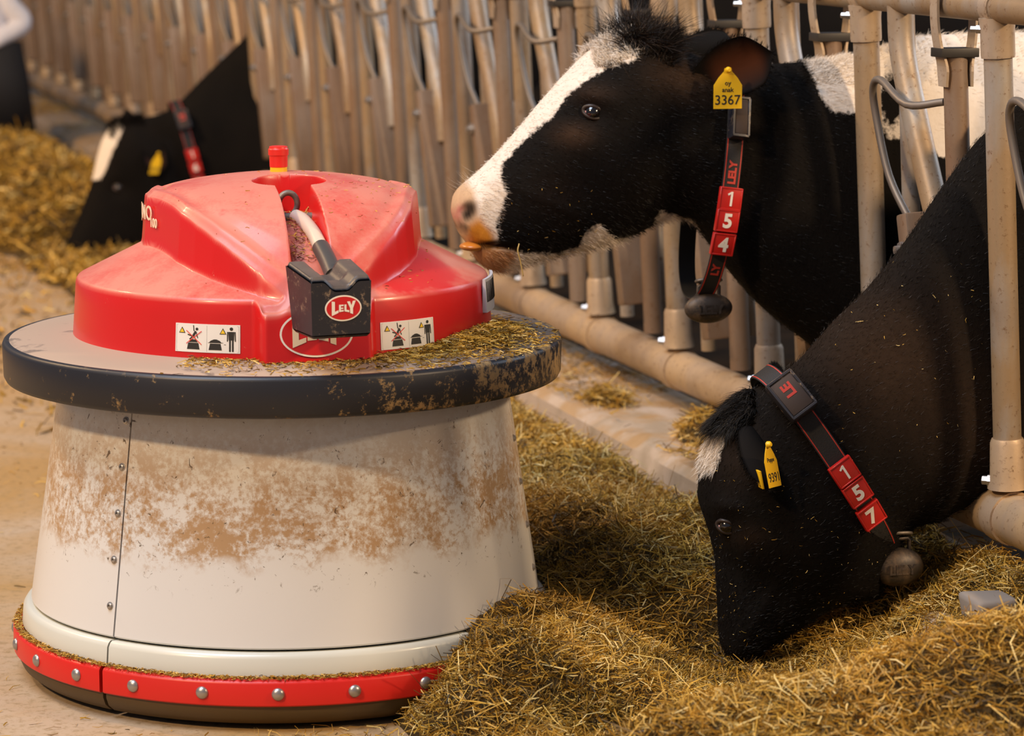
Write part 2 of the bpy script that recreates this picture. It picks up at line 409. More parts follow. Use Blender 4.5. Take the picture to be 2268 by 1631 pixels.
def straws(Pc, L, Wd, tone, pitch=.45, seed=0, bend=.25, nrm=None, ang=None):
    r = np.random.default_rng(seed); n = len(Pc); a = r.uniform(0, 2*pi, n) if ang is None else ang
    ph = r.normal(0, pitch, n)
    D = np.stack([np.cos(a)*np.cos(ph), np.sin(a)*np.cos(ph), np.sin(ph)], 1)
    if nrm is not None:
        D -= nrm*(np.sum(D*nrm, 1)*.93)[:, None]; D /= np.linalg.norm(D, axis=1)[:, None]
    S = np.cross(D, r.normal(size=(n, 3))); S /= np.linalg.norm(S, axis=1)[:, None]
    B = r.normal(size=(n, 3))*bend*L[:, None]
    p0 = Pc-D*L[:, None]/2; p2 = Pc+D*L[:, None]/2; p1 = Pc+B*.4
    w = S*Wd[:, None]/2
    V = np.stack([p0-w, p0+w, p1-w*1.1, p1+w*1.1, p2-w*.6, p2+w*.6], 1).reshape(-1, 3)
    b = np.arange(n)[:, None]*6
    F = np.concatenate([b+[0, 1, 3, 2], b+[2, 3, 5, 4]], 1).reshape(-1, 4)
    return V, F, np.repeat(tone, 6)
def hay_straws(n, t0, t1, d0, d1, Lr, Wr, seed, lift=.018):
    r = np.random.default_rng(seed); t = r.uniform(t0, t1, n*2); d = r.uniform(d0, d1, n*2)
    h = hay_h(t, d); keep = (h > .015) | ((r.random(n*2) < .06))
    X = F0[0]+DIR[0]*t+NAL[0]*d; Y = F0[1]+DIR[1]*t+NAL[1]*d
    keep &= np.hypot(X-RC[0], Y-RC[1]) > .585
    t, d, h = t[keep][:n], d[keep][:n], np.maximum(h[keep][:n], 0)
    Pc = F0+t[:, None]*DIR+d[:, None]*NAL; Pc[:, 2] = h+r.uniform(-.006, lift, len(t))*np.clip(h/.08, .15, 1)+.002
    m_ = len(t); L = r.gamma(2.2, 1, m_)/2.2*(Lr[1]-Lr[0])+Lr[0]; Wd = r.uniform(*Wr, m_)
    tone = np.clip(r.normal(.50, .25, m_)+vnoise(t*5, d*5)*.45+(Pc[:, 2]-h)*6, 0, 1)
    return straws(Pc, L, Wd, tone, .5, seed)
for args in ((5000, -2.0, 2.6, .0, 1.5, (.035, .075), (.0014, .0028), 4, .03), (150000, -2.0, 1.3, .0, 1.7, (.008, .036), (.001, .0028), 1), (60000, 1.0, 3.6, .0, 1.6, (.012, .045), (.0015, .0035), 2), (45000, 3.5, 15, .0, 1.7, (.03, .08), (.004, .010), 3)):
    V, F, tn = hay_straws(*args)
    so = mesh_obj('straw', V, F, STRAW, parent=hay, smooth=False, attrs={'tone': tn}, kind='stuff')
# scattered bits on the alley floor
r = np.random.default_rng(11); n = 16000
X = r.uniform(-3.2, .6, n*3); Y = r.uniform(5.7, 19, n*3)**1.0
td_d = (np.stack([X, Y], 1)-F0[:2])@NAL[:2]; td_t = (np.stack([X, Y], 1)-F0[:2])@DIR[:2]
k = (td_d > 1.0) & (np.hypot(X-RC[0], Y-RC[1]) > .60) & (r.random(n*3) < (.15+.85*np.exp(-(td_d-1.2)/.55))*(.55+vnoise(X*2.5, Y*1.5)))
X, Y = X[k][:n], Y[k][:n]; m_ = len(X)
Pc = np.stack([X, Y, np.full(m_, .003)], 1); L = r.gamma(2, .009, m_)+.004
V, F, tn = straws(Pc, L, r.uniform(.001, .003, m_), np.clip(r.normal(.45, .2, m_), 0, 1), .08, 5)
tag(mesh_obj('loose_chaff', V, F, STRAW, smooth=False, attrs={'tone': tn}, kind='stuff'), 'loose straw chaff scattered thinly over the concrete alley floor', 'hay')
# litter on top of the curb
n = 14000; t = r.uniform(.2, 16, n); d = r.uniform(-.12, .22, n)*1.0; k = r.random(n) < np.clip(.35+vnoise(t*1.5, 2)*2.2, .03, 1); t, d = t[k], d[k]
Pc = F0+t[:, None]*DIR+d[:, None]*NAL; Pc[:, 2] = .205+np.abs(vnoise(t*4, d*9))*.05+r.uniform(0, .01, len(t))
V, F, tn = straws(Pc, r.uniform(.015, .06, len(t)), r.uniform(.0015, .004, len(t)), np.clip(r.normal(.5, .2, len(t)), 0, 1), .3, 6)
tag(mesh_obj('curb_litter', V, F, STRAW, smooth=False, attrs={'tone': tn}, kind='stuff'), 'straw litter lying on the pale concrete curb under the fence', 'hay')

# ---------------------------------------------------------------- feed robot
rob = empty('feed_pushing_robot', RC)
tag(rob, 'round feed pushing robot with white skirt, black rim and dusty red dome', 'robot')
def cyl(az, r, z): return RC+np.array([r*sin(az), -r*cos(az), z])
def ring_sweep(az0, az1, prof, n=90):
    az = np.linspace(az0, az1, n); V = np.array([cyl(a, r_, z_) for a in az for (r_, z_) in prof])
    k = len(prof); F = grid_faces(n, k, False)
    i = np.arange(n-1)[:, None]                       # close the profile loop
    F = np.concatenate([F, np.stack([i*k+k-1, i*k, (i+1)*k, (i+1)*k+k-1], -1).reshape(-1, 4)])
    return V, F.tolist()+[list(range(k)), [(n-1)*k+q for q in range(k)][::-1]]
SEAM = radians(-35.6); G = radians(.22)
m_in = lathe(RC, UP, [(.45, .03), (.52, .10), (.535, .16), (.45, .66)], 64); mesh_obj('chassis', *m_in, GASKET, rob)
pf = lambda z: .560+(.486-.560)*(z-.165)/(.66-.165)
seams = [SEAM+radians(120*k) for k in range(4)]
for k in range(3):
    a0, a1 = seams[k]+G, seams[k+1]-G
    prof = [(pf(z)-(.004 if z in (.166, .655) else 0), z) for z in (.166, .17, .3, .45, .6, .65, .655)]+[(pf(.655)-.02, .655), (pf(.166)-.02, .166)]
    pn = mesh_obj('skirt_panel', *ring_sweep(a0, a1, prof), WHITE, rob, sharp=40)
    for q in range(5):
        z = .612-.0955*q; c = cyl(a1-radians(1.5)-radians(.0), pf(z), z); nn_ = unit([sin(a1), -cos(a1), .13])
        mesh_obj('screw', *lathe(c-nn_*.001, nn_, [(.0085, 0), (.0085, .002), (.0062, .0025), (.0062, .005), (.0045, .0062), (.0028, .0062), (.0028, .003), (.0002, .003)], 16), STEEL, pn, sharp=40)
    prof = [(.566, .162), (.572, .158), (.577, .150), (.580, .116), (.56, .113), (.54, .16)]
    mesh_obj('skirt_lip', *ring_sweep(a0, a1, prof), LIP, rob, sharp=40)
    prof = [(.592, .112), (.598, .108), (.600, .104), (.600, .060), (.597, .057), (.58, .057), (.58, .112)]
    rb = mesh_obj('red_band', *ring_sweep(a0+G, a1-G, prof), REDBAND, rob, sharp=40)
    prof = [(.590, .0568), (.590, .045), (.583, .028), (.566, .014), (.545, .012), (.53, .02), (.53, .0568)]
    mesh_obj('rubber_skirt', *ring_sweep(a0+G, a1-G, prof), RUBBER, rob, sharp=50)
    for q in range(24):
        az = radians(2.4+15*q)
        if (az-a0) % (2*pi) < (a1-a0):
            c = cyl(az, .5995, .084); nn_ = [sin(az), -cos(az), 0]
            mesh_obj('rivet', *lathe(c, nn_, [(.0135, 0), (.0133, .002), (.0115, .005), (.008, .0075), (.004, .0088), (.0002, .009)], 20), STEEL, rb)
mesh_obj('drive_base', *lathe(RC, UP, [(.40, 0.0), (.42, .01), (.45, .05)], 64), GASKET, rob)
# plate and rim
mesh_obj('top_plate', *lathe(RC, UP, [(.30, .74), (.44, .750), (.47, .7485), (.590, .7385), (.597, .736)], 128, cap=False), PLATE, rob)
mesh_obj('rubber_rim', *lathe(RC, UP, [(.48, .655), (.590, .650), (.603, .654), (.607, .662), (.609, .728), (.606, .735), (.600, .7375), (.594, .7375), (.594, .70), (.48, .69)], 160), RIM, rob, sharp=50)
# dome
ZB = .748; PHI = radians(12.6)
pass

_r = np.array([.1, .2, .29, .36, .40, .43, .46, .5]); _d = np.array([.004, .018, .047, .093, .138, .185, .228, .275])
_c = np.linalg.lstsq(np.stack([_r**2, _r**4, _r**6, _r**8], 1), _d, rcond=None)[0]
def Udome(r_): r_ = np.asarray(r_); return .345-(_c[0]*r_**2+_c[1]*r_**4+_c[2]*r_**6+_c[3]*r_**8)
rid = []
for pxx in (395, 430, 470, 509, 550, 590, 625):
    yl = 438+.788*(pxx-345); best = None
    for yd in np.linspace(-.46, .05, 400):
        x_ = (pxx-628)/1010.
        for _ in range(3):
            q_ = proj(RC+np.array([x_, yd, ZB+Udome(np.hypot(x_, yd))]))[0]; x_ -= (q_[0]-pxx)/1010.
        e_ = abs(q_[1]-yl)
        if best is None or e_ < best[0]: best = (e_, x_, yd)
    a_ = best[1]*cos(PHI)+best[2]*sin(PHI); b_ = best[1]*sin(PHI)-best[2]*cos(PHI); rid.append((-a_, b_))
print('ridge', [(round(a, 3), round(b, 3)) for a, b in rid])
bnd = [(.0, .52), (.106, .52), (.106, .47)]+rid[::-1]+[(.300, .02), (.296, -.065), (.262, -.16), (.19, -.245), (.08, -.30), (0, -.31)]
bpoly = bnd+[(-a, b) for a, b in bnd[::-1][1:-1]]
def Rw(al):
    al = np.abs((al+pi) % (2*pi)-pi)
    face = .474/np.cos(np.minimum(al, radians(12.6))); return face+(.447-face)*sstep(al, radians(12.4), radians(16.5))
def dome_h(a, b):
    r_ = np.hypot(a, b); al = np.arctan2(a, b)
    L = .126+.50*(.44-r_); L = np.minimum(L, .26)
    U = Udome(r_)
    sd = poly_sd(a, b, bpoly); sd = sd+.006*vnoise(a*3+5, b*3)*0
    h = L+(np.maximum(U, L)-L)*sstep(sd, -.005, .006)
    h = np.where(np.abs(a) < .13, h, h)
    nose = sstep(.118-np.abs(a), 0, .012)*(b > .38); h = h*(1-nose)+nose*np.minimum(np.maximum(U, .10), h)
    h = h+.006*np.exp(-((sd-.022)/.008)**2)*(b > -.1)-.004*np.exp(-((sd-.045)/.012)**2)*(b > -.1)
    wch = .033+.006*(b-.1)/.3; ch = sstep(wch-np.abs(a), -.005, .006)*sstep(b, .10, .12)*(1-sstep(b, .36, .45))
    h = h-.062*ch
    hole = sstep(.070-np.hypot(a*.92, (b-.105)*1.15), -.004, .006); h = h-np.maximum(0, .105*hole-.062*ch*hole)
    return h
nA, nR = 900, 220
al = np.linspace(0, 2*pi, nA, endpoint=False); Rr = Rw(al)
s = np.linspace(.004, .985, nR)
A = (s[:, None]*Rr)*np.sin(al); B = (s[:, None]*Rr)*np.cos(al); H = dome_h(A, B)
rows = [np.stack([A, B, H], -1)]
he = dome_h(.985*Rr*np.sin(al), .985*Rr*np.cos(al))
for sf, dz in ((.993, .0025), (.999, .007), (1.003, .014)):
    rows.append(np.stack([sf*Rr*np.sin(al), sf*Rr*np.cos(al), he-dz], -1)[None])
for fz in (.75, .5, .25, .08, 0):
    sf = 1.003+.018*(1-fz); rows.append(np.stack([sf*Rr*np.sin(al), sf*Rr*np.cos(al), (he-.014)*fz], -1)[None])
G_ = np.concatenate(rows)
def hat_w(a, b, z):
    return np.stack([RC[0]+a*cos(PHI)+b*sin(PHI), RC[1]+a*sin(PHI)-b*cos(PHI), ZB+z], -1)
V = hat_w(G_[..., 0], G_[..., 1], G_[..., 2]).reshape(-1, 3); n0 = len(V)
F = grid_faces(len(G_), nA).tolist(); V = np.vstack([V, hat_w(0, 0, dome_h(np.array([0.]), np.array([0.]))[0])])
F += [[n0, (k+1) % nA, k] for k in range(nA)]
dome = mesh_obj('red_dome', V, F, RED, rob)
# knob
kc = hat_w(-.005, -.012, .337)
mesh_obj('yellow_neck', *lathe(kc, UP, [(.019, 0), (.0185, .018), (.018, .018)], 32), YEL, rob, sharp=40)
mesh_obj('red_knob', *lathe(kc+UP*.016, UP, [(.017, 0), (.0195, .002), (.0200, .026), (.0222, .028), (.0222, .040), (.020, .0425), (.0198, .046), (.016, .047)], 36), REDCAP, rob, sharp=40)
# lifting eye and axle in the channel
ec = at_y(638, 452, 6.585); xx = np.array([cos(PHI), sin(PHI), 0])
pth = [ec+xx*.020*cos(a)*1+UP*.024*sin(a) for a in np.linspace(-1.15, pi+1.15, 22)]
mesh_obj('lifting_eye', *tube(pth, .0065, 12), GREYM, rob)
axc = at_y(661, 482, 6.50); mesh_obj('axle', *tube([axc-xx*.034, axc+xx*.034], .0105, 20), GREYM, rob, sharp=40)
tp = smooth_path([at_y(655, 480, 6.495), at_y(672, 490, 6.465), at_y(695, 518, 6.40), at_y(712, 552, 6.33)])
mesh_obj('arm_tube', *tube(tp, .0155, 20), TUBEW, rob, sharp=40)
tp = smooth_path([at_y(711, 549, 6.335), at_y(727, 580, 6.27), at_y(740, 612, 6.21)])
mesh_obj('arm_sleeve', *tube(tp, .0185, 20), SLEEVE, rob, sharp=40)
# bumper box: front normal turned to the right
psi = radians(23); bn = np.array([sin(psi), -cos(psi), 0]); bx = np.array([cos(psi), sin(psi), 0])
bc = at_y(756, 672, 6.085)-bn*.062
def boxmesh():
    # saddle-topped box: rows over (u across, v front-back)
    nu, nv = 28, 20; V = []; w, dp, zb, zt = .0635, .062, -.070, .052
    U = np.linspace(-1, 1, nu); Vv = np.linspace(-1, 1, nv)
    top = np.zeros((nu, nv, 3)); bot = np.zeros((nu, nv, 3))
    for i, u in enumerate(U):
        for j, v in enumerate(Vv):                     # v=-1 back, 1 front
            cu = np.sign(u)*(1-(1-abs(u))**1.0); ea = max(0, abs(u)-.9)/.1; eb = max(0, abs(v)-.9)/.1
            rd = .006*(1-sqrt(max(0, 1-min(1, ea*ea+eb*eb))))
            sad = .030*(1-sstep(abs(u), .18, .62))*1.0
            z = zt+.022*(1-v)/2-sad*(.65+.35*(v < .2))-rd*1.6
            flare = .010*(1-v)/2*(1 if u < 0 else .4)
            pu = u*w+np.sign(u)*flare*sstep(abs(u), .5, 1)
            top[i, j] = bc+bx*pu+bn*(v*dp)+UP*z
            tp_ = .965; bot[i, j] = bc+bx*(u*w*tp_)+bn*(v*dp*tp_+.001)+UP*(zb+rd*1.2)
    V = np.concatenate([top.reshape(-1, 3), bot.reshape(-1, 3)]); F = [f[::-1] for f in grid_faces(nu, nv, False).tolist()]
    off = nu*nv; F += [[q+off for q in f] for f in grid_faces(nu, nv, False).tolist()]
    per = [(i, 0) for i in range(nu)]+[(nu-1, j) for j in range(1, nv)]+[(i, nv-1) for i in range(nu-2, -1, -1)]+[(0, j) for j in range(nv-2, 0, -1)]
    L = len(per); rows = []
    for k in range(0, 7):
        f = [0, .06, .18, .45, .75, .93, 1][k]; row = []
        for (i, j) in per:
            p = top[i, j]*(1-f)+bot[i, j]*f
            row.append(p)
        rows.append(row)
    base = len(V); V = np.concatenate([V, np.array(rows).reshape(-1, 3)])
    F += [[q+base for q in f] for f in grid_faces(7, L).tolist()]
    return V, F
bxm = mesh_obj('bumper_box', *boxmesh(), BLACKP, rob, sharp=50)
bv = bxm.modifiers.new('w', 'WELD'); bv.merge_threshold = .0005
# oval badges
def oval(c, X, Y, N, a, b, depth=.0015, n=56):
    V = [np.asarray(c)+X*a*cos(t)+Y*b*sin(t)+N*z for z in (0, depth) for t in np.linspace(0, 2*pi, n, endpoint=False)]
    F = grid_faces(2, n).tolist()+[list(range(n, 2*n)), list(range(n))[::-1]]; return V, F
LL = [[(-.62, .50), (-.46, .47), (-.46, -.22), (-.27, -.13), (-.27, -.30), (-.62, -.50)],
      [(-.235, .25), (.0, .25), (.0, .15), (-.14, .15), (-.14, .045), (-.02, .045), (-.02, -.045), (-.14, -.045), (-.14, -.13), (.0, -.12), (.0, -.22), (-.235, -.25)],
      [(.05, .25), (.15, .25), (.15, -.12), (.30, -.16), (.30, -.30), (.05, -.22)],
      [(.19, .45), (.34, .46), (.42, .16), (.50, .48), (.65, .50), (.50, -.02), (.50, -.44), (.35, -.36), (.35, -.02)]]
def lely(c, X, Y, N, a, b, d0):
    parts = []
    for pl in LL:
        n = len(pl); V = [np.asarray(c)+X*a*p[0]*1.12+Y*b*p[1]*1.25+N*z for z in (0, .0008) for p in pl]; V = [v+N*d0 for v in V]
        parts.append((V, [list(range(n))[::-1] if False else list(range(n)), list(range(n, 2*n))[::-1]]+[[i, (i+1) % n, n+(i+1) % n, n+i] for i in range(n)]))
    return join(parts)
oc = bc+bn*.0605+bx*.004+UP*(-.010)
N_ = unit(bn+UP*(-.04)); Y_ = unit(np.cross(N_, bx))*-1
Y_ = UP
bd = mesh_obj('oval_badge', *oval(oc, bx, UP, bn, .0385, .0260, .0020), WPRINT, rob, smooth=False)
mesh_obj('badge_face', *oval(oc+bn*.0021, bx, UP, bn, .0355, .0230, .0004), REDP, bd, smooth=False)
mesh_obj('lettering', *lely(oc+bn*.0028, bx, UP, bn, .0355, .0230, 0), WPRINT, bd, smooth=False)
nb = np.array([sin(PHI), -cos(PHI), 0]); nx = np.array([cos(PHI), sin(PHI), 0]); ny = unit(UP-nb*.10)
nc = hat_w(-.003, .4815, .058)
bd = mesh_obj('oval_decal', *oval(nc, nx, ny, nb, .0755, .0480, .0006), WPRINT, rob, smooth=False)
mesh_obj('decal_face', *oval(nc+nb*.0007, nx, ny, nb, .0715, .0440, .0004), REDP, bd, smooth=False)
mesh_obj('lettering', *lely(nc+nb*.0015, nx, ny, nb, .0715, .044, 0), CREAM, bd, smooth=False)
# warning stickers on the wall
def sticker(az_c, z0, w, h):
    st = None; rW = lambda z: .447*(1.003+.018*(1-(z)/(.112)))+.0012
    def mp(u, v, off): z = z0+h*v; az = az_c+(u-.5)*w/.455; return RC+np.array([(rW(z)+off)*sin(az), -(rW(z)+off)*cos(az), ZB+z])
    nu = 24; V = [mp(i/nu, v, .0004) for v in (0, 1) for i in range(nu+1)]; V += [mp(i/nu, v, -.002) for v in (0, 1) for i in range(nu+1)]
    k = nu+1; F = [[i, i+1, k+i+1, k+i] for i in range(nu)]+[[2*k+i, i, k+i, 3*k+i] for i in (0, nu)]+[[i+1, i, 2*k+i, 2*k+i+1] for i in range(nu)]+[[k+i, k+i+1, 3*k+i+1, 3*k+i] for i in range(nu)]
    base = mesh_obj('warning_sticker', V, F, WPRINT, rob, smooth=False)
    def pl(polys, mat, name, off):
        mesh_obj(name, *join([([mp(p[0], p[1], off) for p in q], [list(range(len(q)))]) for q in polys]), mat, base, smooth=False)
    def line(x0, y0, x1, y1, t=.008, ar=2.3):
        dx, dy = (x1-x0)*ar, y1-y0; l = sqrt(dx*dx+dy*dy)+1e-9; ox, oy = -dy/l*t/ar*ar*.5, dx/l*t*ar*.5
        ox = -dy/l*t*.5; oy = dx/l*t*ar*.5
        return [(x0+ox, y0+oy), (x1+ox, y1+oy), (x1-ox, y1-oy), (x0-ox, y0-oy)]
    def circ(x, y, r_, n=14): return [(x+r_*cos(a)/1, y+r_*2.3*sin(a)) for a in np.linspace(0, 2*pi, n, endpoint=False)]
    bl = [line(.02, .04, .98, .04, .002), line(.02, .95, .98, .95, .002), line(.02, .04, .02, .95, .002), line(.98, .04, .98, .95, .002), line(.50, .04, .50, .95, .002)]
    tri = lambda x, y, s_: [(x-s_, y), (x+s_, y), (x, y+s_*4.2)]
    bl += [tri(.11, .665, .052), tri(.745, .665, .052)]
    bl += [[(.19, .10), (.39, .10), (.37, .33), (.21, .33)], [(.22, .35), (.36, .35), (.33, .45), (.25, .45)]]        # machine
    bl += [[(.53, .10), (.73, .10), (.71, .33), (.55, .33)], [(.53, .35), (.73, .35), (.70, .43), (.65, .48), (.61, .48), (.56, .43)], line(.52, .36, .75, .36, .006)]
    bl += [circ(.345, .82, .022), line(.33, .74, .28, .55, .035), line(.30, .74, .29, .95, .014), line(.33, .72, .36, .50, .014), line(.28, .56, .20, .62, .018), line(.28, .56, .23, .45, .018), line(.28, .56, .33, .46, .016)]
    bl += [circ(.87, .86, .026), [(.825, .76), (.915, .76), (.91, .46), (.83, .46)], line(.815, .76, .812, .42, .016), line(.925, .76, .93, .42, .016), line(.85, .47, .85, .06, .026), line(.892, .47, .892, .06, .026), line(.76, .30, .79, .30, .006)]
    pl(bl, BPRINT, 'pictogram', .0009)
    for q_ in (.11, .745): pl([[(q_-.035, .69), (q_+.035, .69), (q_, .835)]], YPRINT, 'warning_triangle', .0013)
    pl([line(.18, .30, .42, .75, .012), line(.18, .76, .42, .28, .012)], plain('red_cross_print', (.75, .05, .03), .5), 'cross', .0017)
sticker(radians(-15.9), .014, .142, .058); sticker(radians(39), .012, .138, .057)
# small grey data plate at the right
V, F = ring_sweep(radians(75), radians(96), [(.462, .80), (.458, .872), (.452, .872), (.452, .80)], 12)
pl_ = mesh_obj('data_plate', V, F, plain('grey_plate', (.50, .50, .52), .45), rob, sharp=40)
V, F = join([ring_sweep(radians(76+1.4*k), radians(76.35+1.4*k), [(.4625, .822), (.459, .866), (.457, .866), (.457, .822)], 3) for k in range(13)])
mesh_obj('bar_print', V, F, BPRINT, pl_, smooth=False)
# JUNO 100 on the left shoulder wall
wt = unit(hat_w(-.243, .263, 0)-hat_w(-.30, .02, 0)); wn = np.array([wt[1], -wt[0], 0]); 
if wn[0] > 0: wn = -wn
def wall_text(s_, size, along, z, mat):
    V, F = text_mesh(s_, size, .0006, .0005); base = hat_w(-.300, .02, 0)
    out = []
    for v in V:
        u = along+v[0]; ab = np.array([-.300, .02])
        # walk the boundary polyline
        pts = np.array([(-.262, -.16), (-.296, -.065), (-.300, .02)]+[(-a2, b2) for a2, b2 in rid[:4]]); seg = np.linalg.norm(np.diff(pts, axis=0), axis=1); cs = np.concatenate([[0], np.cumsum(seg)])-seg[0]-seg[1]
        a_ = np.interp(u, cs, pts[:, 0]); b_ = np.interp(u, cs, pts[:, 1]); o_ = .0035
        rr_ = np.hypot(a_, b_); p = hat_w(a_*(1+o_/rr_), b_*(1+o_/rr_), z+v[1])+np.array([-1, 0, 0])*v[2]; out.append(p)
    return out, F
for q_ in (('JUNO', .044, -.008, .262), ('100', .028, .062, .248)): mesh_obj('lettering', *wall_text(*q_, WPRINT), CREAM, rob, smooth=False)
# straw bits resting on the robot
r = np.random.default_rng(5); Pc = []; NR = []
n = 5200; az = np.concatenate([r.normal(radians(58), radians(22), n*3//4), r.uniform(radians(-20), radians(80), n//4)]); rd = np.where(r.random(n) < .75, .455+np.abs(r.normal(0, .045, n)), r.uniform(.455, .60, n)); k = (rd < .604)
az, rd = az[k], rd[k]; pile = .042*np.exp(-((az-radians(66))/.38)**2)*np.clip(1-np.abs(rd-.49)/.085, 0, 1)
zz = .752-(rd-.455)*.10+r.random(len(az))*pile+.001
Pc = np.stack([RC[0]+rd*np.sin(az), RC[1]-rd*np.cos(az), zz], 1)
n = 700; az2 = r.uniform(-1.9, 1.9, n); rd2 = np.full(n, .596)  # ledge above the red band
n2 = 5200; az2 = r.uniform(-2.0, 2.0, n2); rd2 = r.uniform(.582, .598, n2)
Pc2 = np.stack([RC[0]+rd2*np.sin(az2), RC[1]-rd2*np.cos(az2), .1135+r.random(n2)*.006], 1)
nn3 = 260; a3 = r.uniform(-.3, .3, nn3); b3 = r.uniform(-.05, .44, nn3); k = np.hypot(a3, b3) < .43; a3, b3 = a3[k], b3[k]; right = (a3 > .0) | (r.random(len(a3)) < .25); a3, b3 = a3[right], b3[right]
Pc3 = hat_w(a3, b3, dome_h(a3, b3)+.0012)
a4 = r.uniform(-.03, .03, 260); b4 = r.uniform(.14, .36, 260); Pc4 = hat_w(a4, b4, dome_h(a4, b4)+.002+r.random(260)*.008)
def bits(name, Pc, L, Wd, seed, pit, label):
    V, F, tn = straws(Pc, L, Wd, np.clip(np.random.default_rng(seed).normal(.58, .2, len(Pc)), 0, 1), pit, seed)
    tag(mesh_obj(name, V, F, STRAW, smooth=False, attrs={'tone': tn}, kind='stuff'), label, 'hay')
bits('spilled_chaff', Pc, r.uniform(.006, .030, len(Pc)), r.uniform(.001, .003, len(Pc)), 21, .12, 'chaff heap spilled on the right of the robot rim')
bits('ledge_chaff', Pc2, r.uniform(.004, .012, len(Pc2)), r.uniform(.001, .0022, len(Pc2)), 22, .2, 'fine chaff line on the ledge above the red band')
bits('dome_chaff', Pc3, r.uniform(.004, .011, len(Pc3)), r.uniform(.001, .002, len(Pc3)), 23, .03, 'few straw specks stuck to the red dome')
bits('channel_chaff', Pc4, r.uniform(.006, .03, 260), r.uniform(.001, .002, 260), 24, .3, 'straw caught in the channel under the arm tube')

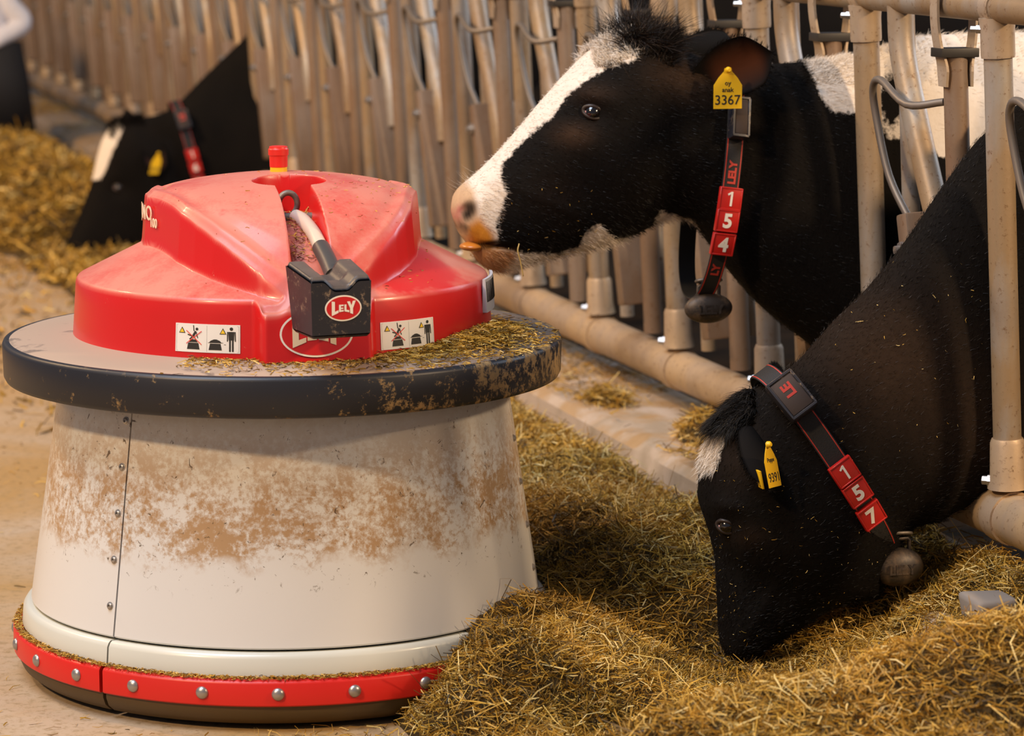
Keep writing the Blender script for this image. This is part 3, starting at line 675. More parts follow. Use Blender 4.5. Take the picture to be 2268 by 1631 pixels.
# ---------------------------------------------------------------- feed fence
fen = empty('feed_fence', FP(0, 0, .35))
tag(fen, 'long row of galvanised self-locking feed fence bars between cows and alley', 'fence')
LEAN = .053
def FL(t, z, d=0.0): return FP(t, d+LEAN*(z-.35)*1.0, z)
mesh_obj('bottom_rail', *tube([FL(-2.5, .345), FL(34, .345)], .055, 28), PIPE, fen, sharp=40)
mesh_obj('top_rail', *tube([FL(-2.5, 1.452), FL(34, 1.452)], .033, 24), GALV, fen, sharp=40)
def unit_at(t0, full=True):
    # main post with clamps
    sg = 20 if full else 10
    po = mesh_obj('post', *tube([FL(t0, .42), FL(t0, 1.44)], .031, sg), GALV, fen, sharp=40)
    cl = [tube([FL(t0, 1.345), FL(t0, 1.352), FL(t0, 1.40), FL(t0, 1.43)], [.036, .037, .037, .040], sg), tube([FL(t0-.022, 1.452), FL(t0+.022, 1.452)], .0365, sg)]
    cm = mesh_obj('top_clamp', *join(cl), STRAP, po, sharp=40)
    cl = [tube([FL(t0, .52), FL(t0, .51), FL(t0, .44), FL(t0, .41)], [.034, .038, .040, .046], sg), tube([FL(t0-.028, .345), FL(t0+.028, .345)], .0600, sg+4)]
    mesh_obj('bottom_clamp', *join(cl), PIPE, po, sharp=40)
    if full:
        for z_, rr_, dd in ((1.405, .010, .05), (.425, .014, .055)):
            c = FL(t0+.035, z_, .0); ax = unit(NAL*.8+DIR*.6)
            c = FL(t0+.012, z_, .030)
            mesh_obj('bolt', *lathe(c, ax, [(rr_, 0), (rr_, .012), (rr_*.75, .013), (rr_*.75, .024), (rr_*.5, .026)], 6), STEEL, po, sharp=30)
    # inner pair: straight tube and slanting locking bar
    mesh_obj('inner_tube', *tube([FL(t0-.155, .42, -.035), FL(t0-.155, 1.44, -.035)], .021, sg), GALV, fen, sharp=40)
    pth = smooth_path([FL(t0-.205, 1.45), FL(t0-.215, 1.32), FL(t0-.30, 1.13), FL(t0-.40, .93), FL(t0-.43, .80)], 5)
    lb = mesh_obj('locking_bar', *tube(pth, .030, sg), GALV, fen, sharp=40)
    # broad slotted plank hanging below the pivot
    a_, b_ = FL(t0-.36, .98), FL(t0-.455, .50); ax = unit(a_-b_); cx_ = (a_+b_)/2
    N1 = unit(NAL-ax*np.dot(NAL, ax)); T1 = np.cross(ax, N1)
    h = np.linalg.norm(a_-b_)/2
    # two side plates leave a recessed slot between them
    parts = [box(cx_+N1*.020-ax*0, N1*.062, T1*.028, ax*h, .008)]
    pk = mesh_obj('weighted_plank', *join(parts), PLANK, fen, sharp=35)
    mesh_obj('plank_edge_tube', *tube([a_-N1*.055, b_-N1*.055], .020, sg), GALV, pk, sharp=40)
    sl = box(cx_+N1*.01-T1*.0268, N1*.006, T1*.003, ax*(h*.45), .001)
    mesh_obj('slot', *sl, GASKET, pk, smooth=False)
    c = FL(t0-.375, .90, .02)
    mesh_obj('pivot_bolt', *lathe(c+N1*.06, N1, [(.018, 0), (.018, .012), (.010, .013), (.010, .024)], 8), STEEL, pk, sharp=30)
    # fork: short post carried by two bent straps
    tf = t0-.50
    fp = mesh_obj('catch_post', *tube([FL(tf, .42), FL(tf, 1.335)], .0275, sg), PLANK, fen, sharp=40)
    for sd in (-1, 1):
        pts = [FL(tf+sd*.0, 1.50, sd*.042), FL(tf, 1.42, sd*.046), FL(tf, 1.36, sd*.040), FL(tf, 1.315, sd*.030), FL(tf, 1.27, sd*.030)]
        pts = smooth_path(pts, 4); n = len(pts); wv = np.interp(np.linspace(0, 1, n), [0, .5, .8, 1], [.018, .020, .026, .020])
        V = []
        for i, p_ in enumerate(pts):
            for (du, dn) in ((-1, -.003), (1, -.003), (1, .003), (-1, .003)): V.append(p_+DIR*wv[i]*du+NAL*dn)
        F = grid_faces(n, 4).tolist()+[[0, 1, 2, 3][::-1], [4*n-4, 4*n-3, 4*n-2, 4*n-1]]
        mesh_obj('fork_strap', V, F, STRAP, fp, smooth=False)
    mesh_obj('catch_block', *box(FL(tf+.0, 1.345, 0), DIR*.030, NAL*.045, UP*.010, .002), plain('black_block', (.02, .016, .012), .5) if 'black_block' not in bpy.data.materials else bpy.data.materials['black_block'], fp, sharp=30)
    # bent hook rod
    pth = smooth_path([FL(tf+.02, 1.235, .02), FL(tf+.10, 1.225, .075), FL(tf+.24, 1.27, .075), FL(tf+.30, 1.25, .07), FL(tf+.31, 1.18, .06), FL(tf+.27, 1.05, .05), FL(tf+.20, .95, .03), FL(tf+.18, .88, .0)], 5)
    mesh_obj('hook_rod', *tube(pth, .009, 10), GREYM, fp, sharp=60)
for k in range(0, 34):
    unit_at(.72*k, k < 9)
unit_at(-.72)

sc_ = at_z(2192, 1352, .20); rr_ = np.random.default_rng(4)
V, F = box(sc_, unit(np.array([1, .3, 0]))*.050, unit(np.array([-.3, 1, 0]))*.045, UP*.030, .012, 3); V = V+np.stack([vnoise(V[:, 0]*40, V[:, 2]*40), vnoise(V[:, 1]*40, V[:, 0]*40), vnoise(V[:, 2]*40, V[:, 1]*40)], 1)*.012
tag(mesh_obj('concrete_lump', V, F, plain('grey_concrete', (.27, .235, .20), .8)), 'grey lump of broken concrete half buried in hay at the right edge', 'stone')
# ---------------------------------------------------------------- cows
NEAR = -DIR                                        # thickness direction of a cow standing square to the fence, towards the camera
def cr(P_, m_):
    """Catmull-Rom through rows of P_, returns dense samples with m_[i] steps in span i"""
    P_ = np.asarray(P_, float); Q = np.vstack([2*P_[0]-P_[1], P_, 2*P_[-1]-P_[-2]]); out = []
    for i in range(len(P_)-1):
        a, b, c, d = Q[i:i+4]
        for k in range(m_[i]):
            u = k/m_[i]; out.append(.5*(2*b+(c-a)*u+(2*a-5*b+4*c-d)*u*u+(3*b-a-3*c+d)*u**3))
    out.append(P_[-1]); return np.array(out)
def cow_rings(st, P0, nn, back, step=.006, nseg=170, q=.88):
    """st rows: ('p',Tx,Ty,Bx,By,w,k) in photo pixels on the cow's own mid-plane, or ('m',sT,zT,sB,zB,w,k) metres behind the fence"""
    R = []
    for s_ in st:
        if s_[0] == 'p': T = at_plane(s_[1], s_[2], P0, nn); B_ = at_plane(s_[3], s_[4], P0, nn)
        else: T = P0*[1, 1, 0]+back*s_[1]+UP*s_[2]; B_ = P0*[1, 1, 0]+back*s_[3]+UP*s_[4]
        R.append(np.concatenate([T, B_, [s_[5], s_[6]]]))
    R = np.array(R); cen = (R[:, :3]+R[:, 3:6])/2
    seg = np.linalg.norm(np.diff(cen, axis=0), axis=1); s0 = np.cumsum(seg)
    ms = [max(2, int(l/(step if s0[i] < 1.15 else step*4))) for i, l in enumerate(seg)]
    D = cr(R, ms); n = len(D); T, B_ = D[:, :3], D[:, 3:6]; w = np.maximum(D[:, 6], .004); kk = D[:, 7]
    th = np.linspace(0, 2*pi, nseg, endpoint=False); c = np.cos(th); s = np.sin(th)
    cc = np.sign(c)*np.abs(c)**q; ss = np.sign(s)*np.abs(s)**q
    cen = (T+B_)/2; e = (T-B_)/2
    V = cen[:, None]+e[:, None]*cc[None, :, None]+nn*(w[:, None]*ss*(1+kk[:, None]*c))[..., None]
    return V
def near_px(V, P0, nn):
    o = (V-P0)@nn; return proj(V+nn*(np.abs(o)-o)[:, None]), o
def normals(V, n, m_):
    G = V.reshape(n, m_, 3); a = np.roll(G, -1, 1)-np.roll(G, 1, 1); b = np.gradient(G, axis=0)
    N = np.cross(a, b); N /= np.linalg.norm(N, axis=2, keepdims=True)+1e-9
    cen = G.mean(1, keepdims=True); sg = np.sign(np.sum(N*(G-cen), 2, keepdims=True)); return (N*sg).reshape(-1, 3)
def leg(x, y, ztop, r_top, side, rear):
    pts = [(0, ztop), (.02 if rear else 0, ztop*.75), (-.05 if rear else 0, ztop*.45), (.03 if rear else 0, ztop*.2), (0, .07), (.01, .0)]
    rr = [r_top, r_top*.75, r_top*.45, r_top*.36, r_top*.5, r_top*.55]
    return pts, rr
def make_cow(name, label, st, P0, marks, bumps, hue, legs=((.75, .13), (2.0, .13)), nseg=170, step=.006, body_mat=None):
    back = -NAL; nn = NEAR
    G = cow_rings(st, P0, nn, back, step, nseg); n, m_ = G.shape[:2]; V = G.reshape(-1, 3)
    px, o = near_px(V, P0, nn); side = np.sign(o)*sstep(np.abs(o), 0, .02)
    for b in bumps:
        bx_, by_, rx, ry, ang, amp = b; ca, sa = cos(radians(ang)), sin(radians(ang))
        dx, dy = px[:, 0]-bx_, px[:, 1]-by_; u = (dx*ca+dy*sa)/rx; v = (-dx*sa+dy*ca)/ry
        V = V+nn*(side*amp*np.exp(-(u*u+v*v)))[:, None]
    px, o = near_px(V, P0, nn)
    at = marks(px[:, 0], px[:, 1])
    F = grid_faces(n, m_).tolist(); F.append(list(range(m_))[::-1]); F.append([(n-1)*m_+k for k in range(m_)])
    nbody = len(V); Vl, Fl = [V], F; off = nbody
    fl = P0*[1, 1, 0]
    for (s_, w_) in legs:
        for sd in (-1, 1):
            pts, rr = leg(0, 0, .72, .10, sd, s_ > 1)
            tv, tf = tube(smooth_path([fl+back*(s_+a)+nn*sd*w_+UP*z for a, z in pts], 4), np.interp(np.linspace(0, 1, 21), np.linspace(0, 1, 6), rr), 14)
            Vl.append(tv); Fl += [[q_+off for q_ in f] for f in tf]; off += len(tv)
    Vall = np.concatenate(Vl); pad = len(Vall)-nbody
    for k_ in ('bn', 'pk'): at.setdefault(k_, np.zeros(nbody))
    attrs = {k: np.concatenate([v_, np.full(pad, -1. if k == 'wsd' else 0.)]) for k, v_ in at.items()}
    cow = empty(name, tuple(fl+back*1.0)); tag(cow, label, 'cow', 'black and white dairy cows along the feed fence')
    body = mesh_obj('body', Vall, Fl, body_mat or COAT, cow, attrs=attrs)
    Nn = normals(V, n, m_)
    return cow, body, V, Nn, px, o, at
def pick(V, N, px, o, x, y):
    d = np.hypot(px[:, 0]-x, px[:, 1]-y)+np.where(o > 0.005, 0, 1e4); i = int(np.argmin(d)); return V[i], N[i]
def hair(name, roots, dirs, L, Wd, mat, parent, attrs, droop, seed, seg=3, curl=.0):
    r = np.random.default_rng(seed); n = len(roots); D = dirs/np.linalg.norm(dirs, axis=1)[:, None]
    S = np.cross(D, r.normal(size=(n, 3))); S /= np.linalg.norm(S, axis=1)[:, None]
    K = r.normal(size=(n, 3))*curl; pts = []
    for k in range(seg+1):
        u = k/seg; p = roots+D*(L*u)[:, None]+np.asarray(droop)*(L*u*u)[:, None]+K*(L*u*u)[:, None]
        w = S*(Wd*(1-.85*u)/2)[:, None]; pts += [p-w, p+w]
    V = np.stack(pts, 1).reshape(-1, 3); k2 = 2*(seg+1); b = np.arange(n)[:, None]*k2
    F = np.concatenate([b+[2*k, 2*k+1, 2*k+3, 2*k+2] for k in range(seg)], 1).reshape(-1, 4)
    for k_ in ('bn', 'pk'): attrs.setdefault(k_, np.zeros(n))
    return mesh_obj(name, V, F, mat, parent, smooth=True, attrs={q_: np.repeat(v_, k2) for q_, v_ in attrs.items()}, kind='stuff')
def fur(cow, V, N, px, o, at, n, back_dir, seed, L=(.007, .013), extra_white=0.0, y_ok=None, lift=.30):
    r = np.random.default_rng(seed); ok = (px[:, 0] > -60) & (px[:, 0] < 2400) & (px[:, 1] > -80) & (px[:, 1] < 1700) & (o > -.04) & (at['mz'] < .3) & (at['dk'] < .3)
    idx = np.nonzero(ok)[0]; i = r.choice(idx, n); root = V[i]+r.normal(0, .003, (n, 3)); root -= N[i]*.001
    Lh = r.uniform(*L, n)*(1+extra_white*(at['wsd'][i] > 0))
    D = N[i]*lift+np.asarray(back_dir)*.8+r.normal(0, .16, (n, 3)); D[:, 2] -= .15
    hair('fur', root, D, Lh, np.full(n, .0011), FUR, cow, {k: v_[i] for k, v_ in at.items()}, (0, 0, -.15), seed, 2)
def ear(cow, base, tip, upv, W_, cup, mat=EAR, name='ear', th=.005):
    ax = tip-base; L = np.linalg.norm(ax); ax = ax/L; upv = unit(upv-ax*np.dot(upv, ax)); cup = unit(cup-ax*np.dot(cup, ax)-upv*np.dot(cup, upv))
    nu, nv = 24, 17; out = []
    for lay in (0, 1):
        for i in range(nu):
            u = i/(nu-1); w = W_*(.34+.66*sin(pi*min(1, u*.78+.06))**1.0)*(1-max(0, u-.72)/.28*.96*max(0, (u-.72)/.28)) if u > .0 else W_*.34
            for j in range(nv):
                v = j/(nv-1)*2-1; dep = (w*.55)*(1-v*v)*(1-.45*u)+.004*0
                p = base+ax*L*u+upv*w*v*(1+.12*(v > 0))-cup*dep
                if lay == 1: p = p-cup*th*(1-v**4*.75)
                out.append(p)
    V = np.array(out); n = nu*nv; F = grid_faces(nu, nv, False).tolist(); F += [[q_+n for q_ in f][::-1] for f in grid_faces(nu, nv, False).tolist()]
    for i in range(nu-1):
        for j in (0, nv-1): F.append([i*nv+j, (i+1)*nv+j, n+(i+1)*nv+j, n+i*nv+j])
    F += [[j, j+1, n+j+1, n+j] for j in range(nv-1)]+[[(nu-1)*nv+j, (nu-1)*nv+j+1, n+(nu-1)*nv+j+1, n+(nu-1)*nv+j] for j in range(nv-1)]
    inn = np.zeros(2*n); uu = np.tile(np.linspace(-1, 1, nv), nu); us = np.repeat(np.linspace(0, 1, nu), nv)
    inn[:n] = np.clip(1.15-np.abs(uu)*1.25, 0, 1)*sstep(us, .1, .35)*(1-sstep(us, .75, .95))
    e = mesh_obj(name, V, F, mat, cow, attrs={'inn': inn})
    r = np.random.default_rng(3); k = 900; i = r.integers(0, nu, k); j = r.choice([0, nv-1], k); root = V[i*nv+j]; D = (ax*.8+upv*np.where(j == 0, -1., 1.)[:, None]*.9)+r.normal(0, .25, (k, 3))
    z = np.zeros(k); hair('ear_fringe', root+r.normal(0, .002, (k, 3)), D, r.uniform(.005, .013, k), np.full(k, .0011), COAT, e, {'wsd': z-1, 'mz': z, 'st': z, 'dk': z}, (0, 0, 0), 4, 2)
    return e
def ear_tag(cow, c, X, Y, N, w, h, big, small, name='ear_tag'):
    pl = [(-.5, -.5), (.5, -.5), (.5, .08), (.34, .26), (.14, .42), (.12, .5), (-.12, .5), (-.14, .42), (-.34, .26), (-.5, .08)]
    n = len(pl); V = [np.asarray(c)+X*p[0]*w+Y*p[1]*h+N*z for z in (-.0008, .0008) for p in pl]
    F = [list(range(n))[::-1], list(range(n, 2*n))]+[[i, (i+1) % n, n+(i+1) % n, n+i] for i in range(n)]
    tg = mesh_obj(name, V, F, YEL, cow, smooth=False)
    parts = [place(text_mesh(big, w*.46, .0002, .0002), c-Y*h*.28+N*.0012, X, Y, N)]
    for k, t_ in enumerate(small): parts.append(place(text_mesh(t_, w*.22, .0002, .0002), c+Y*h*(.10-.13*k)+N*.0012, X, Y, N))
    mesh_obj('tag_print', *join(parts), BPRINT, tg, smooth=False)
    mesh_obj('tag_button', *lathe(c+Y*h*.46, N, [(.007, 0), (.007, .006), (.004, .010)], 14), YEL, tg, sharp=40)
    return tg
def collar(cow, P0, T, B_, w, k, digits, dpos, box_pos, weight_px, wsize, off=0.0, strapw=.021, q=.88, weight_tilt=0, band_n=150, word=True):
    """strap ring whose highest and lowest points are seen at photo pixels T and B_"""
    nn = NEAR; Tp = at_plane(*T, P0, nn); Bp = at_plane(*B_, P0, nn); cen = (Tp+Bp)/2; e = (Tp-Bp)/2
    ax = np.cross(e, nn); ax /= np.linalg.norm(ax)      # along the neck
    if ax@NAL < 0: ax = -ax
    th = np.linspace(0, 2*pi, band_n, endpoint=False); c = np.cos(th); s = np.sin(th)
    cc = np.sign(c)*np.abs(c)**q; ss = np.sign(s)*np.abs(s)**q
    P_ = cen+e*cc[:, None]+nn*(w*ss*(1+k*c))[:, None]
    Tn = np.roll(P_, -1, 0)-np.roll(P_, 1, 0); Tn /= np.linalg.norm(Tn, axis=1)[:, None]
    No = np.cross(Tn, ax); sg = np.sign(np.sum(No*(P_-cen), 1)); No *= sg[:, None]; No /= np.linalg.norm(No, axis=1)[:, None]
    def band(w0, w1, h0, h1):
        V = np.stack([P_+ax*w0+No*h0, P_+ax*w1+No*h0, P_+ax*w1+No*h1, P_+ax*w0+No*h1], 1).reshape(-1, 3)
        return V, grid_faces(band_n+1, 4).tolist() if False else [[(a % band_n)*4+b_, (a % band_n)*4+(b_+1) % 4, ((a+1) % band_n)*4+(b_+1) % 4, ((a+1) % band_n)*4+b_] for a in range(band_n) for b_ in range(4)]
    col = mesh_obj('neck_strap', *band(-strapw, strapw, .000, .0035), WEB, cow, sharp=40)
    for s_ in (-1, 1): mesh_obj('red_stitching', *band(s_*strapw*.86-.0011, s_*strapw*.86+.0011, .0035, .0043), REDST, col, sharp=40)
    nearm = s > .0
    pr = proj(P_)
    def at(y):
        d = np.where(nearm, np.abs(pr[:, 1]-y), 1e9); i = int(np.argmin(d)); X = -ax; Yv = Tn[i]*(1 if Tn[i][2] > 0 else -1); return P_[i], X, Yv, No[i]
    for dg, y in zip(digits, dpos):
        p_, X, Yv, N_ = at(y); pc = p_+N_*.0105
        tb = mesh_obj('number_block', *box(pc, X*.0285, Yv*.0268, N_*.0055, .003), TAGRED, cow, sharp=40)
        rim = []
        for (u0, v0, du, dv) in ((0, .0245, .0265, .0016), (0, -.0245, .0265, .0016), (-.0262, 0, .0016, .0255), (.0262, 0, .0016, .0255)):
            rim.append(box(pc+X*u0+Yv*v0+N_*.006, X*du, Yv*dv, N_*.0011, .0005, 1))
        mesh_obj('block_rim', *join(rim), TAGRED, tb, sharp=40)
        one = (np.array([(x_*.001, y_*.001, z_*.0004) for z_ in (-1, 1) for x_, y_ in ((-1, -17), (4, -17), (4, 17), (0, 17), (-9, 11), (-7, 7.5), (-1, 11))]), [list(range(7))[::-1], list(range(7, 14))]+[[a_, (a_+1) % 7, 7+(a_+1) % 7, 7+a_] for a_ in range(7)])
        mesh_obj('digit', *place(one if dg == '1' else text_mesh(dg, .046, .0004, .0016), pc+N_*.0062, X, Yv, N_), WPRINT, tb, smooth=False)
    if word:
        for (y, s_) in word:
            p_, X, Yv, N_ = at(y)
            mesh_obj('woven_word', *place(text_mesh(s_, .026, .0002, .0012), p_+N_*.0045, Yv, -X, N_), REDST, col, smooth=False)
    if box_pos:
        y, hw, hh, amber = box_pos; p_, X, Yv, N_ = at(y); pc = p_+N_*.018
        tr = mesh_obj('transponder', *box(pc, X*hw, Yv*hh, N_*.017, .006), BLACKP, cow, sharp=40)
        fr = []
        for (u0, v0, du, dv) in ((0, hh*.9, hw*.95, .003), (0, -hh*.9, hw*.95, .003), (-hw*.9, 0, .003, hh*.9), (hw*.9, 0, .003, hh*.9)):
            fr.append(box(pc+X*u0+Yv*v0+N_*.0185, X*du, Yv*dv, N_*.0022, .001, 1))
        mesh_obj('transponder_frame', *join(fr), BLACKP, tr, sharp=40)
        mesh_obj('webbing_patch', *box(pc+N_*.0172, X*hw*.78, Yv*hh*.80, N_*.0012, .0005, 1), plain('worn_web', (.045, .030, .024), .8) if 'worn_web' not in bpy.data.materials else bpy.data.materials['worn_web'], tr)
        if amber: mesh_obj('woven_word', *place(text_mesh('LE', .032, .0002, .0014), pc+N_*.0190+Yv*hh*.25-X*hw*0, Yv, -X, N_), REDST, tr, smooth=False)
    # hanging weight
    i = int(np.argmin(pr[:, 1]*-1)); wp = at_plane(*weight_px, P0+nn*off, nn)
    Yw = unit(UP*cos(weight_tilt)+NAL*sin(weight_tilt)*-1); Xw = unit(np.cross(Yw, nn)); a, b_, c_ = wsize
    wt = mesh_obj('neck_weight', *ball(wp, (a, b_, c_), np.array([Xw, Yw, nn]), 36), BELL, cow)
    lp = [wp+Xw*x_+Yw*y_ for x_, y_ in ((-.026, b_*.80), (-.026, b_+.016), (-.022, b_+.020), (.022, b_+.020), (.026, b_+.016), (.026, b_*.80))]
    mesh_obj('weight_loop', *tube(lp, .0045, 10), BELL, wt, sharp=60)
    lp = [wp+Xw*.031*cos(t_)+Yw*(b_+.030+.005*sin(t_)*1)+nn*.012*sin(t_) for t_ in np.linspace(0, 2*pi, 20)]
    mesh_obj('buckle_ring', *tube(lp, .0040, 8), GREYM, wt)
    txt = place(text_mesh('LELY', .030, .002, .0008), wp+nn*(c_*.93), -Xw if (-Xw)@np.array([1, 0, 0]) > 0 else Xw, Yw, nn)
    mesh_obj('relief_lettering', *txt, BELL, wt, smooth=False)
    return col
def specks(name, V, N, px, o, n, seed, label, box_=None):
    r = np.random.default_rng(seed); ok = (o > .01) & (px[:, 0] > box_[0]) & (px[:, 0] < box_[2]) & (px[:, 1] > box_[1]) & (px[:, 1] < box_[3])
    i = r.choice(np.nonzero(ok)[0], n); Pc = V[i]+N[i]*.004
    Vv, F, tn = straws(Pc, r.gamma(2., .0018, n)+.001, r.uniform(.0006, .0014, n), np.clip(r.normal(.85, .2, n), 0, 1), .6, seed, nrm=N[i])
    tag(mesh_obj(name, Vv, F, STRAW, smooth=False, attrs={'tone': tn}, kind='stuff'), label, 'hay')
S_ = 1/930.
# ---- cow 1 (number 154)
P1 = FP(.86, 0, 0)
st1 = [('p', 1003, 458, 1008, 486, .028, 0), ('p', 1010, 432, 1022, 520, .058, 0), ('p', 1024, 412, 1040, 545, .074, -.05), ('p', 1048, 392, 1062, 580, .082, -.08), ('p', 1080, 362, 1090, 598, .083, -.1),
       ('p', 1118, 322, 1135, 593, .080, -.1), ('p', 1158, 276, 1192, 579, .083, 0), ('p', 1200, 226, 1262, 562, .093, .05), ('p', 1246, 176, 1335, 545, .108, .08),
       ('p', 1292, 128, 1400, 520, .120, .1), ('p', 1338, 92, 1452, 494, .122, .1), ('p', 1395, 72, 1500, 482, .118, .05), ('p', 1455, 82, 1540, 500, .110, 0), ('p', 1520, 112, 1580, 548, .104, -.05),
       ('p', 1600, 138, 1625, 610, .102, -.1), ('p', 1690, 142, 1695, 686, .104, -.15), ('p', 1790, 136, 1785, 756, .106, -.15), ('p', 1880, 122, 1880, 830, .105, -.15), ('p', 1990, 92, 1990, 915, .115, -.15),
       ('p', 2110, 76, 2110, 1000, .17, -.2), ('m', .75, 1.35, .75, .52, .30, -.1), ('m', 1.2, 1.33, 1.2, .50, .34, 0), ('m', 1.7, 1.34, 1.7, .54, .32, 0), ('m', 2.1, 1.36, 2.05, .66, .27, 0), ('m', 2.3, 1.30, 2.25, .80, .16, 0), ('m', 2.36, 1.2, 2.33, .95, .05, 0)]
blaze = [(1440, 95), (1426, 107), (1403, 135), (1356, 144), (1310, 172), (1263, 205), (1221, 261), (1184, 289), (1146, 326), (1114, 363), (1109, 391), (1121, 429), (1109, 471), (1100, 503), (1104, 540), (1080, 560), (960, 560), (930, 380), (1280, 20), (1440, 20)]
chin = [(1040, 548), (1110, 548), (1150, 561), (1240, 562), (1282, 548), (1303, 513), (1328, 497), (1345, 512), (1362, 530), (1410, 524), (1440, 560), (1300, 640), (1040, 660), (1000, 580)]
throat = [(1462, 470), (1500, 478), (1536, 492), (1566, 540), (1580, 590), (1570, 640), (1440, 520)]
rump = [(1779, 60), (1779, 135), (1795, 160), (1817, 212), (1845, 248), (1905, 251), (1950, 262), (1960, 300), (1975, 310), (2010, 300), (2060, 330), (2092, 352), (2200, 330), (2330, 300), (2700, 380), (3200, 300), (3200, -60), (1779, -60)]
def marks1(x, y):
    w = np.maximum.reduce([poly_sd(x, y, p_) for p_ in (blaze, chin, throat, rump)])*S_
    w = np.minimum(w, (np.hypot((x-1974)/24, (y-222)/62)-1)*24*S_)
    mz = sstep(poly_sd(x, y, [(985, 380), (1030, 396), (1052, 425), (1060, 470), (1066, 500), (1090, 520), (1098, 548), (1030, 552), (980, 540)]), -10, 12)*.85
    st = np.maximum(sstep(poly_sd(x, y, [(1035, 505), (1062, 488), (1085, 512), (1094, 535), (1090, 560), (1050, 550)]), -14, 10), sstep(poly_sd(x, y, [(1045, 545), (1100, 548), (1138, 556), (1140, 575), (1100, 610), (1045, 590)]), -12, 10)*.8)
    nos = np.exp(-(((x-1037+(y-468)*.25)/19)**2+((y-468)/25)**2)**2)
    nos = np.maximum(nos, sstep(poly_sd(x, y, [(1008, 488), (1030, 492), (1042, 505), (1030, 518), (1012, 505)]), -5, 8)*.75)
    ln = np.abs(poly_sd(x, y, [(1040, 541), (1070, 541), (1100, 536), (1150, 550), (1150, 553), (1100, 544), (1070, 549), (1040, 549)]))
    dk = np.maximum(nos, np.exp(-(np.minimum(ln, 50)/6)**2)*(x > 1040)*(x < 1150)*.95)
    g = lambda a, b, c, d: np.exp(-((x-a)/c)**2-((y-b)/d)**2)
    bn = g(1268, 298, 42, 26)*.9+g(1312, 205, 50, 22)*.45+g(1480, 160, 60, 45)*.4+g(1540, 180, 60, 50)*.6+g(1230, 430, 60, 60)*.15  # brown coat patches, with the lit tone around eye and cheek painted in
    pk = g(1015, 478, 8, 20)*1.0+g(1022, 462, 10, 8)*.6
    return {'wsd': w, 'mz': mz, 'st': st*(1-nos), 'dk': dk*(1-pk), 'bn': np.clip(bn, 0, 1), 'pk': np.clip(pk, 0, 1)}
bumps1 = [(1306, 250, 38, 30, 25, -.013), (1300, 205, 55, 20, 25, .012), (1345, 215, 60, 40, 20, .006), (1270, 300, 60, 30, 40, .006), (1034, 470, 15, 19, 0, -.020), (1060, 455, 16, 30, 10, .006), (1120, 450, 50, 60, 0, -.006), (1420, 380, 110, 110, 0, .012), (1095, 545, 45, 5, 6, -.012), (1290, 420, 70, 50, 20, -.006), (1200, 440, 120, 14, 25, .004), (1500, 300, 40, 150, 0, -.006), (1400, 170, 60, 50, 0, .004)]
cow1, body1, V, N, px, o, at = make_cow('cow', 'black and white cow with white blaze and collar 154, nose above the robot', st1, P1, marks1, bumps1, None, nseg=200, step=.0045)
def eye(cow, V, N, px, o, x, y, r_=.0205, sink=.010):
    p_, n_ = pick(V, N, px, o, x, y); n_ = unit(n_*.5+NEAR*.5); c = p_-n_*(sink-.003)
    ey = mesh_obj('eye', *ball(c, r_, None, 28), EYE, cow)
    X = unit(np.cross(UP, n_)); Yv = np.cross(n_, X); tilt = radians(-18); X2 = X*cos(tilt)+Yv*sin(tilt); Y2 = -X*sin(tilt)+Yv*cos(tilt)
    lid = []
    for a in np.linspace(0, 2*pi, 40):
        lid.append(c+X2*cos(a)*r_*1.12+Y2*sin(a)*r_*.74*(1 if sin(a) > 0 else .8)+n_*(r_*.62-.35*r_*cos(a)**2))
    mesh_obj('eyelid', *tube(lid, .0048, 10, False), plain('eyelid_skin', (.020, .012, .009), .45) if 'eyelid_skin' not in bpy.data.materials else bpy.data.materials['eyelid_skin'], cow)
    w = c-X2*r_*.52-Y2*r_*.40+n_*r_*.60
    wp_ = [c+(X2*cos(a)*.80+Y2*sin(a)*.50)*r_+n_*r_*.52 for a in np.linspace(pi*1.02, pi*1.45, 8)]
    mesh_obj('eye_corner', *tube(wp_, .0024, 6), plain('eye_pink', (.55, .28, .25), .3) if 'eye_pink' not in bpy.data.materials else bpy.data.materials['eye_pink'], cow)
eye(cow1, V, N, px, o, 1312, 250)
fur(cow1, V, N, px, o, at, 30000, -NAL, 31, extra_white=.5)
# poll tuft
r = np.random.default_rng(8); ok = np.nonzero((px[:, 0] > 1318) & (px[:, 0] < 1496) & (px[:, 1] < 150) & (np.abs(o) < .09))[0]; i = r.choice(ok, 11000)
xx_ = px[i, 0]; root = V[i]; blk = (xx_ > 1392+r.normal(0, 14, len(i))) & (px[i, 1] < 118+r.normal(0, 10, len(i)))
cl = np.stack([np.sin(V[i, 0]*95+V[i, 2]*60), np.cos(V[i, 1]*110), np.sin(V[i, 0]*70+V[i, 1]*90)], 1)    # locks share a direction
D = UP*.75+(-NAL)*np.where(blk, -.15, -.2)[:, None]+r.normal(0, .14, (len(i), 3))+cl*.42+NAL*np.clip((1440-xx_)/70, -1.2, 1.0)[:, None]*.8
Lh = np.where(blk, r.uniform(.045, .088, len(i))*np.clip((1515-xx_)/60, .35, 1), r.uniform(.012, .030, len(i)))
wv = np.where(blk | (px[i, 1] < 108) & (xx_ < 1440), np.where(blk, -1., 1.), at['wsd'][i])
z0 = np.zeros(len(i)); hair('poll_tuft', V[i], D, Lh, np.full(len(i), .0022), FUR, cow1, {'wsd': wv, 'mz': z0, 'st': z0, 'dk': z0, 'bn': np.where(r.random(len(i)) < .2, .7, .1)}, (-NAL*.35+np.array([0, 0, -.35])), 9, 6, .35)
